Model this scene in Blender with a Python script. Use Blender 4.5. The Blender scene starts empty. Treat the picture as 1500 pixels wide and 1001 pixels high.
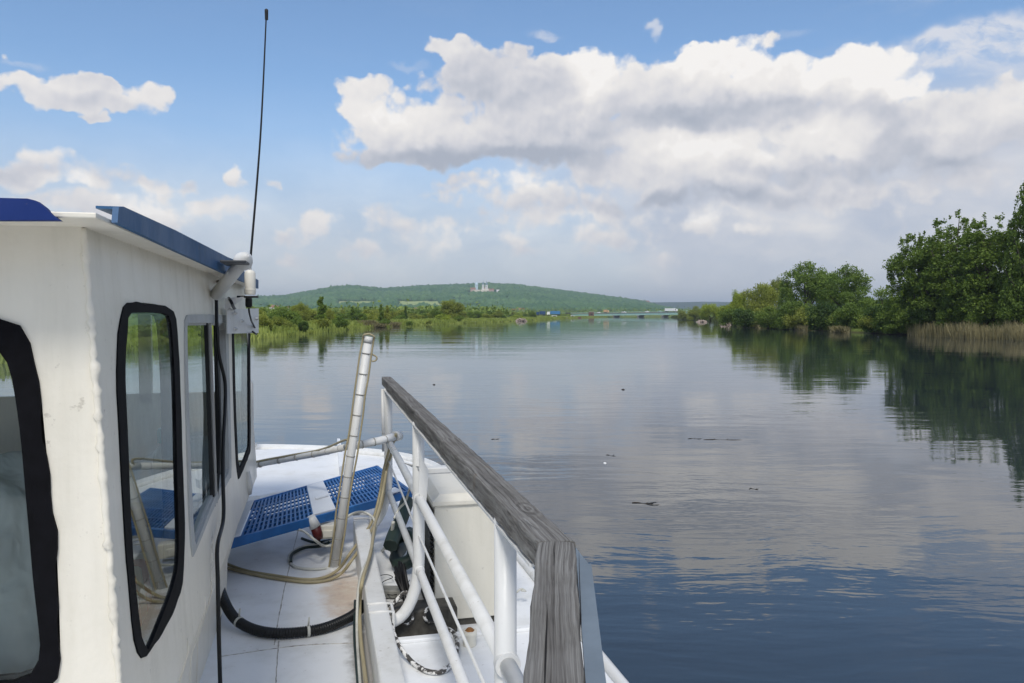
import bpy, bmesh, math, random
import numpy as np
from mathutils import Vector, Matrix, Quaternion
R_ = math.radians
random.seed(7); rng = np.random.default_rng(11)
scene = bpy.context.scene
COL = scene.collection

# ------------------------------------------------------------------ camera
F = 1150.0; HOR = 461.0; ZC = 2.95
PITCH = math.atan((500.5-HOR)/F); YAW = math.atan((750-470)/F)
cp, sp, cy, sy = math.cos(PITCH), math.sin(PITCH), math.cos(YAW), math.sin(YAW)
CAM = Vector((0, 0, ZC))
def ray(u, v):
    r = (u-750)/F; up = (500.5-v)/F
    y = cp + up*sp; z = -sp + up*cp
    return Vector((r*cy + y*sy, -r*sy + y*cy, z))
def PZ(u, v, z):
    d = ray(u, v); return CAM + d*((z-ZC)/d.z)
def PX(u, v, x):
    d = ray(u, v); return CAM + d*(x/d.x)
def PY(u, v, y):
    d = ray(u, v); return CAM + d*(y/d.y)
def PP(u, v, p0, n):
    d = ray(u, v); return CAM + d*((Vector(p0)-CAM).dot(n)/d.dot(n))
def PR(u, dist, z=0.0):
    """point at horizontal distance dist in the bearing of column u"""
    d = ray(u, HOR); d.z = 0; d.normalize(); p = d*dist; p.z = z; return p
cam = bpy.data.cameras.new('camera'); camo = bpy.data.objects.new('camera', cam); COL.objects.link(camo)
cam.sensor_width = 36; cam.lens = 36*F/1500; cam.clip_start = .05; cam.clip_end = 40000
camo.location = CAM; camo.rotation_euler = (R_(90)-PITCH, 0, -YAW)
scene.camera = camo
scene.view_settings.view_transform = 'Standard'; scene.view_settings.look = 'None'
scene.view_settings.exposure = 0.22; scene.view_settings.gamma = 1
scene.cycles.max_bounces = 10; scene.cycles.transparent_max_bounces = 12
scene.cycles.volume_bounces = 0
scene.cycles.use_denoising = True
scene.cycles.sample_clamp_indirect = 6

# ------------------------------------------------------------------ node helpers
class NT:
    def __init__(s, nt): s.nt = nt; s.N = nt.nodes; s.L = nt.links
    def new(s, t, **kw):
        n = s.N.new(t)
        for k, v in kw.items(): setattr(n, k, v)
        return n
    def put(s, sock, v):
        if v is None: return
        if hasattr(v, 'is_output'): s.L.new(v, sock)
        else: sock.default_value = v
    def math(s, op, a, b=None, c=None, clamp=False):
        n = s.new('ShaderNodeMath', operation=op, use_clamp=clamp)
        s.put(n.inputs[0], a); s.put(n.inputs[1], b)
        if c is not None: s.put(n.inputs[2], c)
        return n.outputs[0]
    def vm(s, op, a, b=None, c=None, out=0):
        n = s.new('ShaderNodeVectorMath', operation=op)
        s.put(n.inputs[0], a); s.put(n.inputs[1], b)
        if c is not None: s.put(n.inputs[2], c)
        return n.outputs['Value'] if out == 'v' else n.outputs[0]
    def noise(s, vec, scale=5, detail=3, rough=.5, dist=0, out='Fac', lac=2.0):
        n = s.new('ShaderNodeTexNoise'); s.put(n.inputs['Vector'], vec)
        n.inputs['Scale'].default_value = scale; n.inputs['Detail'].default_value = detail
        n.inputs['Roughness'].default_value = rough; n.inputs['Distortion'].default_value = dist
        n.inputs['Lacunarity'].default_value = lac
        return n.outputs[out]
    def ramp(s, fac, stops, interp='LINEAR'):
        n = s.new('ShaderNodeValToRGB'); s.put(n.inputs[0], fac); cr = n.color_ramp; cr.interpolation = interp
        while len(cr.elements) < len(stops): cr.elements.new(.5)
        for e, (p, c) in zip(cr.elements, stops):
            e.position = p; e.color = (c[0], c[1], c[2], 1) if not isinstance(c, (int, float)) else (c, c, c, 1)
        return n.outputs[0]
    def mix(s, fac, a, b, bt='MIX'):
        n = s.new('ShaderNodeMix', data_type='RGBA', blend_type=bt)
        s.put(n.inputs[0], fac)
        for k, v in ((6, a), (7, b)):
            if isinstance(v, tuple) and len(v) == 3: v = (*v, 1)
            s.put(n.inputs[k], v)
        return n.outputs[2]
    def mapr(s, v, a, b, c=0, d=1, smooth=False):
        n = s.new('ShaderNodeMapRange', interpolation_type='SMOOTHSTEP' if smooth else 'LINEAR')
        for k, x in zip(range(5), (v, a, b, c, d)): s.put(n.inputs[k], x)
        return n.outputs[0]
    def comb(s, x, y, z=0):
        n = s.new('ShaderNodeCombineXYZ'); s.put(n.inputs[0], x); s.put(n.inputs[1], y); s.put(n.inputs[2], z); return n.outputs[0]

def lin(r, g, b):
    f = lambda c: (c/255/12.92) if c <= 10 else ((c/255+.055)/1.055)**2.4
    return (f(r), f(g), f(b))

# ------------------------------------------------------------------ sky and sun
SUN_EL, SUN_AZ = 52, 197      # azimuth clockwise from +Y (boat heading): behind and a little to the left
def build_world():
    w = bpy.data.worlds.new('World'); scene.world = w; w.use_nodes = True
    t = NT(w.node_tree); t.N.clear()
    sky = t.new('ShaderNodeTexSky', sky_type='NISHITA'); sky.sun_disc = False
    sky.sun_elevation = R_(SUN_EL); sky.sun_rotation = R_(SUN_AZ)
    sky.air_density = 1.0; sky.dust_density = 1.2; sky.ozone_density = 2.2; sky.altitude = 200
    tc = t.new('ShaderNodeTexCoord'); D = tc.outputs['Generated']
    fx = t.vm('DOT_PRODUCT', D, (cy, -sy, 0), out='v'); fy = t.vm('DOT_PRODUCT', D, (sy, cy, 0), out='v')
    sep = t.new('ShaderNodeSeparateXYZ'); t.L.new(D, sep.inputs[0]); z = sep.outputs[2]
    az = t.math('ARCTAN2', fx, fy)
    hyp = t.math('MAXIMUM', t.math('SQRT', t.math('ADD', t.math('MULTIPLY', fx, fx), t.math('MULTIPLY', fy, fy))), .12)
    el = t.math('DIVIDE', z, hyp)
    q = t.comb(t.math('MULTIPLY', az, 10), t.math('MULTIPLY', el, 10), 0)

    def conv(u, v, rx, ry):
        d = ray(u, v); a = math.atan2(d.x*cy - d.y*sy, d.x*sy + d.y*cy)
        e = d.z/math.hypot(d.x, d.y)
        return a*10, e*10, rx/115*math.cos(a)**2, ry/115*math.cos(a)
    def blobs(tt, w, lst, start=-1.2, sm=.35):
        acc = None
        for (u, v, rx, ry, A) in lst:
            cx, cye, ax, ay = conv(u, v, rx, ry)
            k = tt.vm('MULTIPLY_ADD', w, (1/ax, 1/ay, 0), (-cx/ax, -cye/ay, 0))
            dd = tt.vm('DOT_PRODUCT', k, k, out='v')
            f = tt.math('MULTIPLY_ADD', dd, -A, A)
            if acc is None: acc = tt.math('MAXIMUM', f, start)
            else:
                acc = tt.math('SMOOTH_MAX', acc, f, sm)
        return acc
    def gauss(tt, w, lst):
        acc = 0.0
        for (u, v, rx, ry, A) in lst:
            cx, cye, ax, ay = conv(u, v, rx, ry)
            k = tt.vm('MULTIPLY_ADD', w, (1/ax, 1/ay, 0), (-cx/ax, -cye/ay, 0))
            dd = tt.vm('DOT_PRODUCT', k, k, out='v')
            g = tt.math('DIVIDE', A, tt.math('MULTIPLY_ADD', tt.math('MULTIPLY', dd, dd), 1.0, 1.0))
            acc = tt.math('ADD', acc, g) if not isinstance(acc, float) else g
        return acc
    CL = [  # u, v, rx, ry, strength: the cumulus bank and the small clouds round it
        (652,66,40,20,.8),(545,150,75,38,1),(610,185,115,52,1.1),(520,160,50,25,.9),(700,125,85,62,1.1),(800,170,170,95,1.2),(745,95,60,30,.9),
        (868,105,58,42,1),(1000,105,95,45,1),(1075,95,60,45,1),(1110,62,45,20,.45),(1130,140,130,70,1.1),(1250,115,85,52,1.1),(1330,128,55,26,.9),
        (1000,210,260,95,1.2),(1230,200,200,70,1.1),(1420,190,160,65,1.1),(940,125,60,45,1.0),(560,225,80,20,.8),(820,300,190,40,.85),(640,335,120,26,.6),(900,350,140,22,.55),(700,270,90,24,.7),(760,375,160,14,.35),(540,372,120,12,.35),(450,345,60,16,.45),(1230,275,230,40,.75),(1440,255,120,40,.8),(900,330,120,24,.4),(1130,325,160,20,.3),(700,300,120,26,.35),(620,395,60,10,.25),(520,362,30,10,.25),(800,372,40,12,.3),(960,385,60,10,.25),(1120,375,70,10,.25),(1330,330,70,14,.25),(560,348,70,14,.3),(1480,130,50,25,.7),(1050,280,190,50,.8),(850,290,170,60,.6),
        (700,215,150,32,.9),(620,225,90,22,.8),
        (480,325,68,26,.8),(560,320,60,26,.45),(650,362,42,26,.7),(655,290,55,28,.4),(745,352,40,20,.6),(835,335,55,25,.6),(1025,332,60,24,.8),(1100,342,50,12,.6),
        (470,392,40,14,.4),(575,380,38,14,.5),(730,392,30,10,.4),(890,380,60,14,.3),(1215,312,48,22,.35),(1240,350,60,12,.3),
        (20,125,55,24,.9),(120,150,75,17,.7),(205,133,42,26,.9),(145,122,40,15,.8),(145,172,28,10,.7),(10,85,22,9,.3),
        (60,232,48,26,.9),(30,262,80,30,1),(130,262,110,32,1),(210,272,80,22,.8),(280,266,18,14,.5),(350,258,26,26,.9),(397,270,7,6,.5),
        (210,308,120,30,1),(320,305,55,22,.9),(110,310,100,30,.8),(330,372,45,14,.5),(440,380,30,14,.35),
        (505,208,10,6,.3),(908,150,50,32,1.4),(1043,130,50,32,1.3),(1290,135,60,30,1.0),(60,142,60,22,.85),(175,150,55,18,.7),(230,130,22,14,.6),(95,118,30,12,.5)]
    BR = [(102,273,44,16,.45),(262,300,80,16,.4),(200,290,30,14,.2),(65,222,40,14,.3),(560,150,85,34,.32),(640,180,70,26,.2),(872,98,52,40,.55),(1000,82,48,18,.35),(1082,100,60,52,.4),(1055,72,40,14,.2),
        (1250,100,85,42,.7),(1335,122,50,22,.65),(1140,190,40,16,.15),(1235,200,62,25,.42),(1035,228,85,32,.5),(960,210,60,25,.2),(760,262,48,20,.45),(655,352,36,22,.35),
        (500,318,50,16,.35),(745,345,36,12,.3),(840,325,46,18,.25),(1030,320,52,16,.42),(1100,338,40,9,.22),(350,248,24,18,.3),(205,128,40,18,.2),(35,118,40,18,.2),
        (575,380,32,9,.15),(1215,308,40,16,.12),(1385,190,40,26,.2),(1480,150,40,30,.2),(650,60,40,16,.12),(1380,70,140,14,.12),
        (690,135,70,42,-.22),(610,232,120,15,-.34),(740,228,110,20,-.36),(840,222,80,18,-.3),(1000,158,90,14,-.34),(1130,165,120,20,-.36),(950,180,80,14,-.2),
        (1290,172,45,26,-.36),(1330,205,60,16,-.3),(1250,240,200,14,-.26),(1050,290,110,14,-.42),(930,300,90,12,-.22),(690,310,40,14,-.2),(1400,240,150,14,-.2),
        (40,262,50,16,-.2),(170,270,50,10,-.15),(820,120,40,30,-.15),(1120,245,50,16,-.15)]
    wn = t.noise(q, 1.3, 4, .55, out='Color')
    wq = t.vm('MULTIPLY_ADD', t.vm('SUBTRACT', wn, (.5, .5, .5)), (.8, .7, 0), q)
    # the field, once for the mask and once a step towards the sun for the relief
    def field(qq):
        n1 = t.noise(qq, 1.7, 7, .52)
        v = t.new('ShaderNodeTexVoronoi', feature='SMOOTH_F1'); t.put(v.inputs['Vector'], t.vm('MULTIPLY_ADD', t.vm('SUBTRACT', wn, (.5,.5,.5)), (.35,.35,0), qq))
        v.inputs['Scale'].default_value = 2.6; v.inputs['Smoothness'].default_value = .5; v.inputs['Detail'].default_value = 2; v.inputs['Roughness'].default_value = .5
        nb = t.math('SUBTRACT', .42, v.outputs['Distance'])
        n2 = t.noise(qq, 7.5, 5, .6)
        d = t.math('ADD', t.math('MULTIPLY_ADD', t.math('SUBTRACT', n1, .5), 1.4, t.math('MULTIPLY', nb, .9)), t.math('MULTIPLY', t.math('SUBTRACT', n2, .5), .50))
        return d
    B0 = blobs(t, wq, CL); d0 = field(q)
    off = (-.035, .085, 0)
    d1 = field(t.vm('ADD', q, off))
    F0 = t.math('ADD', t.math('ADD', B0, d0), .22)
    # clouds that are not in the photograph: only far to the sides, behind and overhead
    side = t.mapr(t.math('ABSOLUTE', az), .72, .95, 0, 1, True); hi = t.mapr(el, 1.3, 1.9, 0, 1, True)
    out_m = t.math('MAXIMUM', side, hi)
    gen = t.mapr(t.noise(D, 3.2, 7, .55), .47, .58, 0, 1, True)
    gen = t.math('MULTIPLY', t.math('MULTIPLY', gen, out_m), t.mapr(z, .02, .1))
    soft = t.math('ADD', t.mapr(t.noise(q, 1.0, 3), .35, .65, .20, .48), t.mapr(el, .10, .26, .35, 0))
    alpha = t.mapr(F0, -.06, soft, 0, 1, True)
    alpha = t.math('MULTIPLY', alpha, t.mapr(el, .015, .07, .0, 1, True))
    alpha = t.math('MAXIMUM', alpha, gen)
    rel = t.math('MULTIPLY',  t.math('SUBTRACT', d0, d1), .36)
    edge = t.mapr(F0, .0, .9, .14, 0)
    tone = t.math('ADD', t.math('ADD', .50, rel), t.math('ADD', edge, gauss(t, wq, BR)))
    ccol = t.ramp(tone, [(0.0, lin(170,177,191)), (.26, lin(192,196,206)), (.48, lin(213,213,219)), (.68, lin(230,228,228)), (.95, lin(246,242,238)), (1, lin(250,247,244))], 'B_SPLINE')
    # thin veil and low haze in front of the blue
    v1 = t.math('MULTIPLY', t.mapr(az, -.2, .28, .12, 1, True), t.mapr(el, .20, .30, 1, 0, True))
    v2 = t.math('MULTIPLY', t.mapr(el, .07, .27, 1, 0, True), .80)
    v3 = t.math('MULTIPLY', t.mapr(el, .0, .06, .9, 0, True), 1.0)
    veil = t.math('MAXIMUM', t.math('MAXIMUM', v1, v2), v3)
    wisp = t.math('MULTIPLY', t.mapr(t.noise(t.vm('MULTIPLY', q, (.5, 1.6, 1)), 1.1, 6, .6), .5, .75, 0, 1, True), t.mapr(az, .1, .5, .08, .6, True))
    veil = t.math('MINIMUM', t.math('ADD', veil, t.math('MULTIPLY', wisp, .35)), .93)
    wm = gauss(t, wq, [(1400,74,150,22,.95),(1490,48,80,28,.9),(1320,98,60,14,.5),(800,46,24,9,.55),(963,38,10,9,.6),(1440,110,60,12,.4),(30,95,40,8,.4),(1160,45,40,10,.3),(600,90,30,8,.35),(397,270,9,8,.4),(505,208,12,8,.5)])
    wm = t.math('MULTIPLY', t.mapr(wm, .12, .8, 0, .82, True), t.mapr(t.noise(t.vm('MULTIPLY', wq, (.8, 1.5, 1)), 2.4, 7, .62), .34, .58, .25, 1, True))
    vcol = t.ramp(t.noise(t.vm('MULTIPLY', wq, (.7, 1.5, 1)), .9, 6, .55), [(.30, lin(186,193,209)), (.46, lin(203,206,216)), (.58, lin(217,217,222)), (.70, lin(236,232,230))])
    grd = t.mapr(el, 0, .42, 0, 1)
    skyc = t.vm('SCALE', sky.outputs[0]); t.N[-1].inputs['Scale'].default_value = .150
    skyc = t.mix(1.0, skyc, (.90, 1.0, 1.06), 'MULTIPLY')
    vcol = t.mix(t.mapr(el, .0, .10, .75, 0, True), vcol, lin(209,212,219))
    base = t.mix(wm, t.mix(veil, skyc, vcol), lin(228,228,232))
    fin = t.mix(alpha, base, ccol)
    bg = t.new('ShaderNodeBackground'); t.L.new(fin, bg.inputs[0]); bg.inputs[1].default_value = .88
    o = t.new('ShaderNodeOutputWorld'); t.L.new(bg.outputs[0], o.inputs[0])
    w.cycles.sampling_method = 'MANUAL'; w.cycles.sample_map_resolution = 512
build_world()
sun = bpy.data.lights.new('sun', 'SUN'); sun.energy = 2.0; sun.angle = R_(14); sun.color = (1, .95, .87)
suno = bpy.data.objects.new('sun', sun); COL.objects.link(suno)
_d = Vector((math.sin(R_(SUN_AZ))*math.cos(R_(SUN_EL)), math.cos(R_(SUN_AZ))*math.cos(R_(SUN_EL)), math.sin(R_(SUN_EL))))
suno.rotation_euler = _d.to_track_quat('Z', 'Y').to_euler(); suno.location = (0, -10, 30)

# ------------------------------------------------------------------ objects: linking, tags, copies
def link(name, me, parent=None):
    o = bpy.data.objects.new(name, me); COL.objects.link(o)
    if parent is not None: o.parent = parent
    return o
def tag(o, label=None, cat=None, group=None, kind=None):
    if label: o['label'] = label
    if cat: o['category'] = cat
    if group: o['group'] = group
    if kind: o['kind'] = kind
    return o
def empty(name, loc=(0, 0, 0), rz=0):
    o = bpy.data.objects.new(name, None); COL.objects.link(o); o.location = loc; o.rotation_euler = (0, 0, rz); o.empty_display_size = .1
    return o
def copy_tree(o, parent=None):
    c = o.copy(); COL.objects.link(c)
    if parent is not None: c.parent = parent
    for ch in list(o.children): copy_tree(ch, c)
    return c
def np_mesh(name, verts, faces, mats=(), smooth=False, attr=None):
    """verts (n,3), faces (m,4) or (m,3) int arrays"""
    me = bpy.data.meshes.new(name); verts = np.asarray(verts, np.float32); faces = np.asarray(faces, np.int32)
    m, k = faces.shape
    me.vertices.add(len(verts)); me.vertices.foreach_set('co', verts.ravel())
    me.loops.add(m*k); me.loops.foreach_set('vertex_index', faces.ravel())
    me.polygons.add(m); me.polygons.foreach_set('loop_start', np.arange(0, m*k, k, dtype=np.int32))
    me.polygons.foreach_set('loop_total', np.full(m, k, np.int32))
    if smooth: me.polygons.foreach_set('use_smooth', np.ones(m, bool))
    for mt in mats: me.materials.append(mt)
    me.update(calc_edges=True)
    if attr is not None:
        a = me.attributes.new(attr[0], 'FLOAT', 'POINT'); a.data.foreach_set('value', np.asarray(attr[1], np.float32).ravel())
    return me

# ------------------------------------------------------------------ materials
MATS = {}
def mat(name, base=(.5, .5, .5), rough=.6, metal=0, spec=.5):
    m = bpy.data.materials.new(name); m.use_nodes = True; MATS[name] = m
    t = NT(m.node_tree); b = m.node_tree.nodes['Principled BSDF']
    b.inputs['Base Color'].default_value = (*base, 1); b.inputs['Roughness'].default_value = rough
    b.inputs['Metallic'].default_value = metal; b.inputs['Specular IOR Level'].default_value = spec
    tc = t.new('ShaderNodeTexCoord')
    return m, t, b, tc.outputs['Object']
def bump(t, b, h, dist=.01, strength=.5):
    n = t.new('ShaderNodeBump'); t.put(n.inputs['Height'], h); n.inputs['Distance'].default_value = dist; n.inputs['Strength'].default_value = strength
    t.L.new(n.outputs[0], b.inputs['Normal']); return n
# ------------------------------------------------------------------ mesh builder
class MB:
    def __init__(s): s.v = []; s.f = []; s.mi = []; s.sm = []; s.cur = 0
    def add(s, vs, fs, smooth=False, M=None):
        o = len(s.v)
        s.v += [(M @ Vector(p)) if M else Vector(p) for p in vs]
        for f in fs: s.f.append([i+o for i in f]); s.mi.append(s.cur); s.sm.append(smooth)
    def box(s, c, d, M=None, ch=0.0, rot=None):
        """box with chamfered edges (ch)"""
        bm = bmesh.new(); bmesh.ops.create_cube(bm, size=1)
        bmesh.ops.scale(bm, vec=d, verts=bm.verts)
        if ch > 0: bmesh.ops.bevel(bm, geom=bm.edges[:], offset=ch, segments=2, affect='EDGES', profile=.5)
        T = Matrix.Translation(c)
        if rot is not None: T = T @ rot.to_4x4()
        if M: T = M @ T
        bm.verts.index_update()
        s.add([v.co.copy() for v in bm.verts], [[v.index for v in f.verts] for f in bm.faces], False, T); bm.free()
    def beam(s, a, b, w, h, up=(0, 0, 1), ch=0.0, ext=0):
        """box from a to b, w sideways, h along up"""
        a, b = Vector(a), Vector(b); y = (b-a); L = y.length; y.normalize(); z = Vector(up); x = y.cross(z).normalized(); z = x.cross(y).normalized()
        s.box((a+b)/2, (w, L+2*ext, h), None, ch, Matrix((x, y, z)).transposed())
    def tube(s, pts, r, n=12, caps=True, cyc=False):
        pts = [Vector(p) for p in pts]; m = len(pts); rs = r if isinstance(r, (list, tuple)) else [r]*m
        t0 = (pts[1]-pts[0]).normalized(); nrm = t0.orthogonal().normalized(); o = len(s.v)
        for i, p in enumerate(pts):
            if cyc: t = (pts[(i+1) % m]-pts[i-1]).normalized()
            else: t = (pts[min(i+1, m-1)]-pts[max(i-1, 0)]).normalized()
            nrm = (nrm - t*nrm.dot(t)); nrm = nrm.normalized() if nrm.length > 1e-6 else t.orthogonal().normalized()
            bn = t.cross(nrm)
            for k in range(n):
                a = 2*math.pi*k/n; s.v.append(p + (nrm*math.cos(a)+bn*math.sin(a))*rs[i])
        for i in range(m if cyc else m-1):
            j = (i+1) % m
            for k in range(n):
                k2 = (k+1) % n; s.f.append([o+i*n+k, o+i*n+k2, o+j*n+k2, o+j*n+k]); s.mi.append(s.cur); s.sm.append(True)
        if caps and not cyc:
            s.f.append([o+k for k in range(n)][::-1]); s.f.append([o+(m-1)*n+k for k in range(n)]); s.mi += [s.cur]*2; s.sm += [False]*2
    def lathe(s, prof, c=(0, 0, 0), n=20, M=None):
        """prof: (radius, z)"""
        vs = []; fs = []
        for r, z in prof:
            for k in range(n): a = 2*math.pi*k/n; vs.append((c[0]+r*math.cos(a), c[1]+r*math.sin(a), c[2]+z))
        for i in range(len(prof)-1):
            for k in range(n): k2 = (k+1) % n; fs.append([i*n+k, i*n+k2, (i+1)*n+k2, (i+1)*n+k])
        s.add(vs, fs, True, M)
        s.add([vs[k] for k in range(n)], [list(range(n))[::-1]], False, M)
        b = (len(prof)-1)*n; s.add([vs[b+k] for k in range(n)], [list(range(n))], False, M)
    def quad(s, *p): s.add(p, [list(range(len(p)))])
    def prism(s, poly, vec):
        """extrude polygon (list of points) by vec"""
        n = len(poly); poly = [Vector(p) for p in poly]; vec = Vector(vec)
        s.add(poly + [p+vec for p in poly], [list(range(n))[::-1], list(range(n, 2*n))] + [[i, (i+1) % n, n+(i+1) % n, n+i] for i in range(n)])
    def build(s, name, mats, parent=None, recalc=True):
        me = bpy.data.meshes.new(name); me.from_pydata([tuple(p) for p in s.v], [], s.f)
        for m in (mats if isinstance(mats, (list, tuple)) else [mats]): me.materials.append(m)
        me.polygons.foreach_set('material_index', s.mi); me.polygons.foreach_set('use_smooth', s.sm); me.update()
        if recalc:
            bm = bmesh.new(); bm.from_mesh(me); bmesh.ops.recalc_face_normals(bm, faces=bm.faces); bm.to_mesh(me); bm.free()
        return link(name, me, parent)
def spline(pts, seg=8, cyc=False):
    """Catmull-Rom through the points"""
    P = [Vector(p) for p in pts]; n = len(P); out = []
    for i in range(n if cyc else n-1):
        g = lambda k: P[k % n] if cyc else P[max(0, min(n-1, k))]
        p0, p1, p2, p3 = g(i-1), g(i), g(i+1), g(i+2)
        for k in range(seg):
            t = k/seg
            out.append(.5*((2*p1)+(p2-p0)*t+(2*p0-5*p1+4*p2-p3)*t*t+(3*p1-p0-3*p2+p3)*t*t*t))
    if not cyc: out.append(P[-1])
    return out
# ------------------------------------------------------------------ water
def build_water():
    m, t, b, P = mat('river_water', (.012, .022, .026), .025, 0, .5)
    b.inputs['IOR'].default_value = 1.57
    geo = t.new('ShaderNodeNewGeometry').outputs['Position']
    # murky body colour with slow drifts
    t.L.new(t.ramp(t.noise(geo, .05, 3), [(.35, (.022, .032, .042)), (.7, (.034, .044, .050))]), b.inputs['Base Color'])
    # calm lanes against faint ruffled lanes, ripples long across the view
    rot = t.new('ShaderNodeVectorRotate', rotation_type='Z_AXIS'); t.L.new(geo, rot.inputs['Vector']); rot.inputs['Angle'].default_value = YAW
    g = rot.outputs[0]
    warp = t.vm('MULTIPLY_ADD', t.noise(g, .25, 2, out='Color'), (1.2, 1.2, 0), g)
    n1 = t.noise(t.vm('MULTIPLY', warp, (.45, 1.5, 1)), 1.0, 3, .5)
    n2 = t.noise(t.vm('MULTIPLY', warp, (1.6, 4.2, 1)), 1.0, 3, .55)
    n3 = t.noise(t.vm('MULTIPLY', g, (.10, .28, 1)), 1.0, 2, .5)
    lane = t.mapr(t.noise(t.vm('MULTIPLY', g, (.05, .12, 1)), 1.0, 4, .6), .38, .62, .25, 1.0, True)
    h = t.math('ADD', t.math('MULTIPLY', n1, .46), t.math('MULTIPLY', n2, .15))
    h = t.math('ADD', t.math('MULTIPLY', h, lane), t.math('MULTIPLY', n3, .7))
    h = t.math('MULTIPLY', h, t.mapr(t.vm('LENGTH', geo, out='v'), 5, 45, 1.5, .85))
    bump(t, b, h, .022, 1.0)
    s = 9500
    me = np_mesh('water', [(-s, -s, 0), (s, -s, 0), (s, s, 0), (-s, s, 0)], [(0, 1, 2, 3)], [m])
    tag(link('water', me), kind='structure')
build_water()
# ------------------------------------------------------------------ river banks and terrain
LB = [PZ(*p, 0) for p in ((370,497),(410,493),(450,489),(485,485.5),(520,482),(560,479.5),(600,477),(640,475.5),(680,474),(710,472.8),(740,471.5),(770,470.3),(800,469),(818,467.8),(835,466.8),(852,466),(868,465.3),(890,464.9))]
RB = [PZ(*p, 0) for p in ((1500,499),(1440,496.5),(1390,494),(1340,491.5),(1300,489.5),(1250,487.5),(1200,485),(1160,483),(1120,480.5),(1085,477.5),(1061,475),(1048,472),(1030,470),(1000,468),(988,466.4),(984,465.4))]
u_ = Vector((sy, cy, 0)); r_ = Vector((cy, -sy, 0))
LBK = [LB[0]-u_*700-r_*8, LB[0]-u_*260+r_*4, LB[0]-u_*120-r_*3, LB[0]-u_*40+r_*.5]
RBK = [RB[0]-u_*40+r_*1, RB[0]-u_*120+r_*6, RB[0]-u_*260+r_*3, RB[0]-u_*700+r_*10]
FAR = [PZ(905,464.7,0), PZ(940,464.6,0), PZ(975,464.7,0)]
POLY = np.array([(p.x, p.y) for p in LBK+LB+FAR+RB[::-1]+RBK])
def river_sd(X, Y):
    """signed distance to the river outline, positive on land"""
    P = POLY; Q = np.roll(P, -1, 0); best = np.full(X.shape, 1e9); ins = np.zeros(X.shape, bool)
    for (ax, ay), (bx, by) in zip(P, Q):
        dx, dy = bx-ax, by-ay; L = dx*dx+dy*dy+1e-9
        t = np.clip(((X-ax)*dx+(Y-ay)*dy)/L, 0, 1)
        best = np.minimum(best, np.hypot(X-ax-t*dx, Y-ay-t*dy))
        c = (ay > Y) != (by > Y)
        with np.errstate(divide='ignore', invalid='ignore'):
            xi = ax+(Y-ay)*dx/np.where(dy == 0, 1e-9, dy)
        ins ^= c & (X < xi)
    return np.where(ins, -best, best)
_tab = rng.random((256, 256))
def vnoise(x, y):
    xi = np.floor(x).astype(int); yi = np.floor(y).astype(int); fx = x-xi; fy = y-yi
    fx = fx*fx*(3-2*fx); fy = fy*fy*(3-2*fy); g = lambda a, b: _tab[a & 255, b & 255]
    return (g(xi, yi)*(1-fx)+g(xi+1, yi)*fx)*(1-fy)+(g(xi, yi+1)*(1-fx)+g(xi+1, yi+1)*fx)*fy
def fbm(x, y, o=4):
    s = 0; a = .5
    for k in range(o): s = s+a*(vnoise(x*2**k+17*k, y*2**k+5*k)); a *= .5
    return s/(1-.5**o)
def smooth(x): x = np.clip(x, 0, 1); return x*x*(3-2*x)
RID = [(-600,441),(0,445),(200,444),(300,441),(380,437.5),(420,436),(450,431),(490,424),(520,422.5),(560,426),(600,423),(640,420.5),(680,419.5),(720,418.5),(760,420.5),(800,425.5),(850,432.5),(900,439),(940,444),(960,449),(990,456),(1040,459),(1500,459),(2300,455)]
RID2 = [(-600,452),(600,452),(860,448),(900,444),(950,441.5),(990,441),(1030,440),(1080,441),(1200,440),(1500,438),(2300,440)]
def az_of(X, Y):
    return np.arctan2(X*cy-Y*sy, X*sy+Y*cy)
def terrain(X, Y):
    D = np.hypot(X, Y); A = az_of(X, Y); s = river_sd(X, Y)
    s = s + (fbm(X*.16, Y*.16, 3)-.5)*3.2*np.clip(D/160, .5, 1.5)
    U = 750+F*np.tan(np.clip(A, -1.2, 1.2))
    hump = smooth(1-np.abs(np.abs(A)-0)/2.6)
    z = -1.6+2.3*smooth((s+1.2)/2.6)+.9*smooth(s/35)*fbm(X*.03+9, Y*.03, 3)+.35*(fbm(X*.4, Y*.4, 3)-.5)*(s > 0)
    cosA = np.cos(np.clip(A, -1.1, 1.1))
    for tab, d0, d1, nz in ((RID, 1500, 3700, 1), (RID2, 4200, 5600, .6)):
        xs = [p[0] for p in tab]; vs = [p[1] for p in tab]
        H = (HOR-np.interp(U, xs, vs))/F*d1+ZC - 9
        H = H*np.where(np.abs(A) > 1.1, .5, 1)*hump
        k = np.clip((D*cosA-d0)/(d1-d0), 0, 2)
        prof = np.where(k < 1, smooth(k)**.8, np.clip(1-(k-1)*.5, .3, 1))
        z = np.where(k > 0, np.maximum(z, 1.6+H*prof*(1+nz*.35*(fbm(X/420+3, Y/420, 4)-.5)*(1-.8*smooth((k-.6)/.4)))), z)
    return z, s, U, D
def fieldmask(X, Y, z, U, D):
    # v of every ground point in the photograph's frame decides nothing but which plots are farmed
    v = HOR-(z-ZC)/(D*np.cos(az_of(X, Y)))*F
    m = np.zeros(X.shape)
    for (u0, u1, v0, v1) in ((490,552,441,451),(578,650,441,453),(380,470,450,456),(655,705,447,453),(410,455,444,447)):
        e = (fbm(X/160, Y/160, 2)-.5)*10
        m = np.maximum(m, ((U+e > u0) & (U+e < u1) & (v+e*.12 > v0) & (v+e*.12 < v1) & (D > 1200)).astype(float))
    return m
def ground_z(x, y):
    z, s, U, D = terrain(np.array([float(x)]), np.array([float(y)])); return float(z[0])
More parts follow.
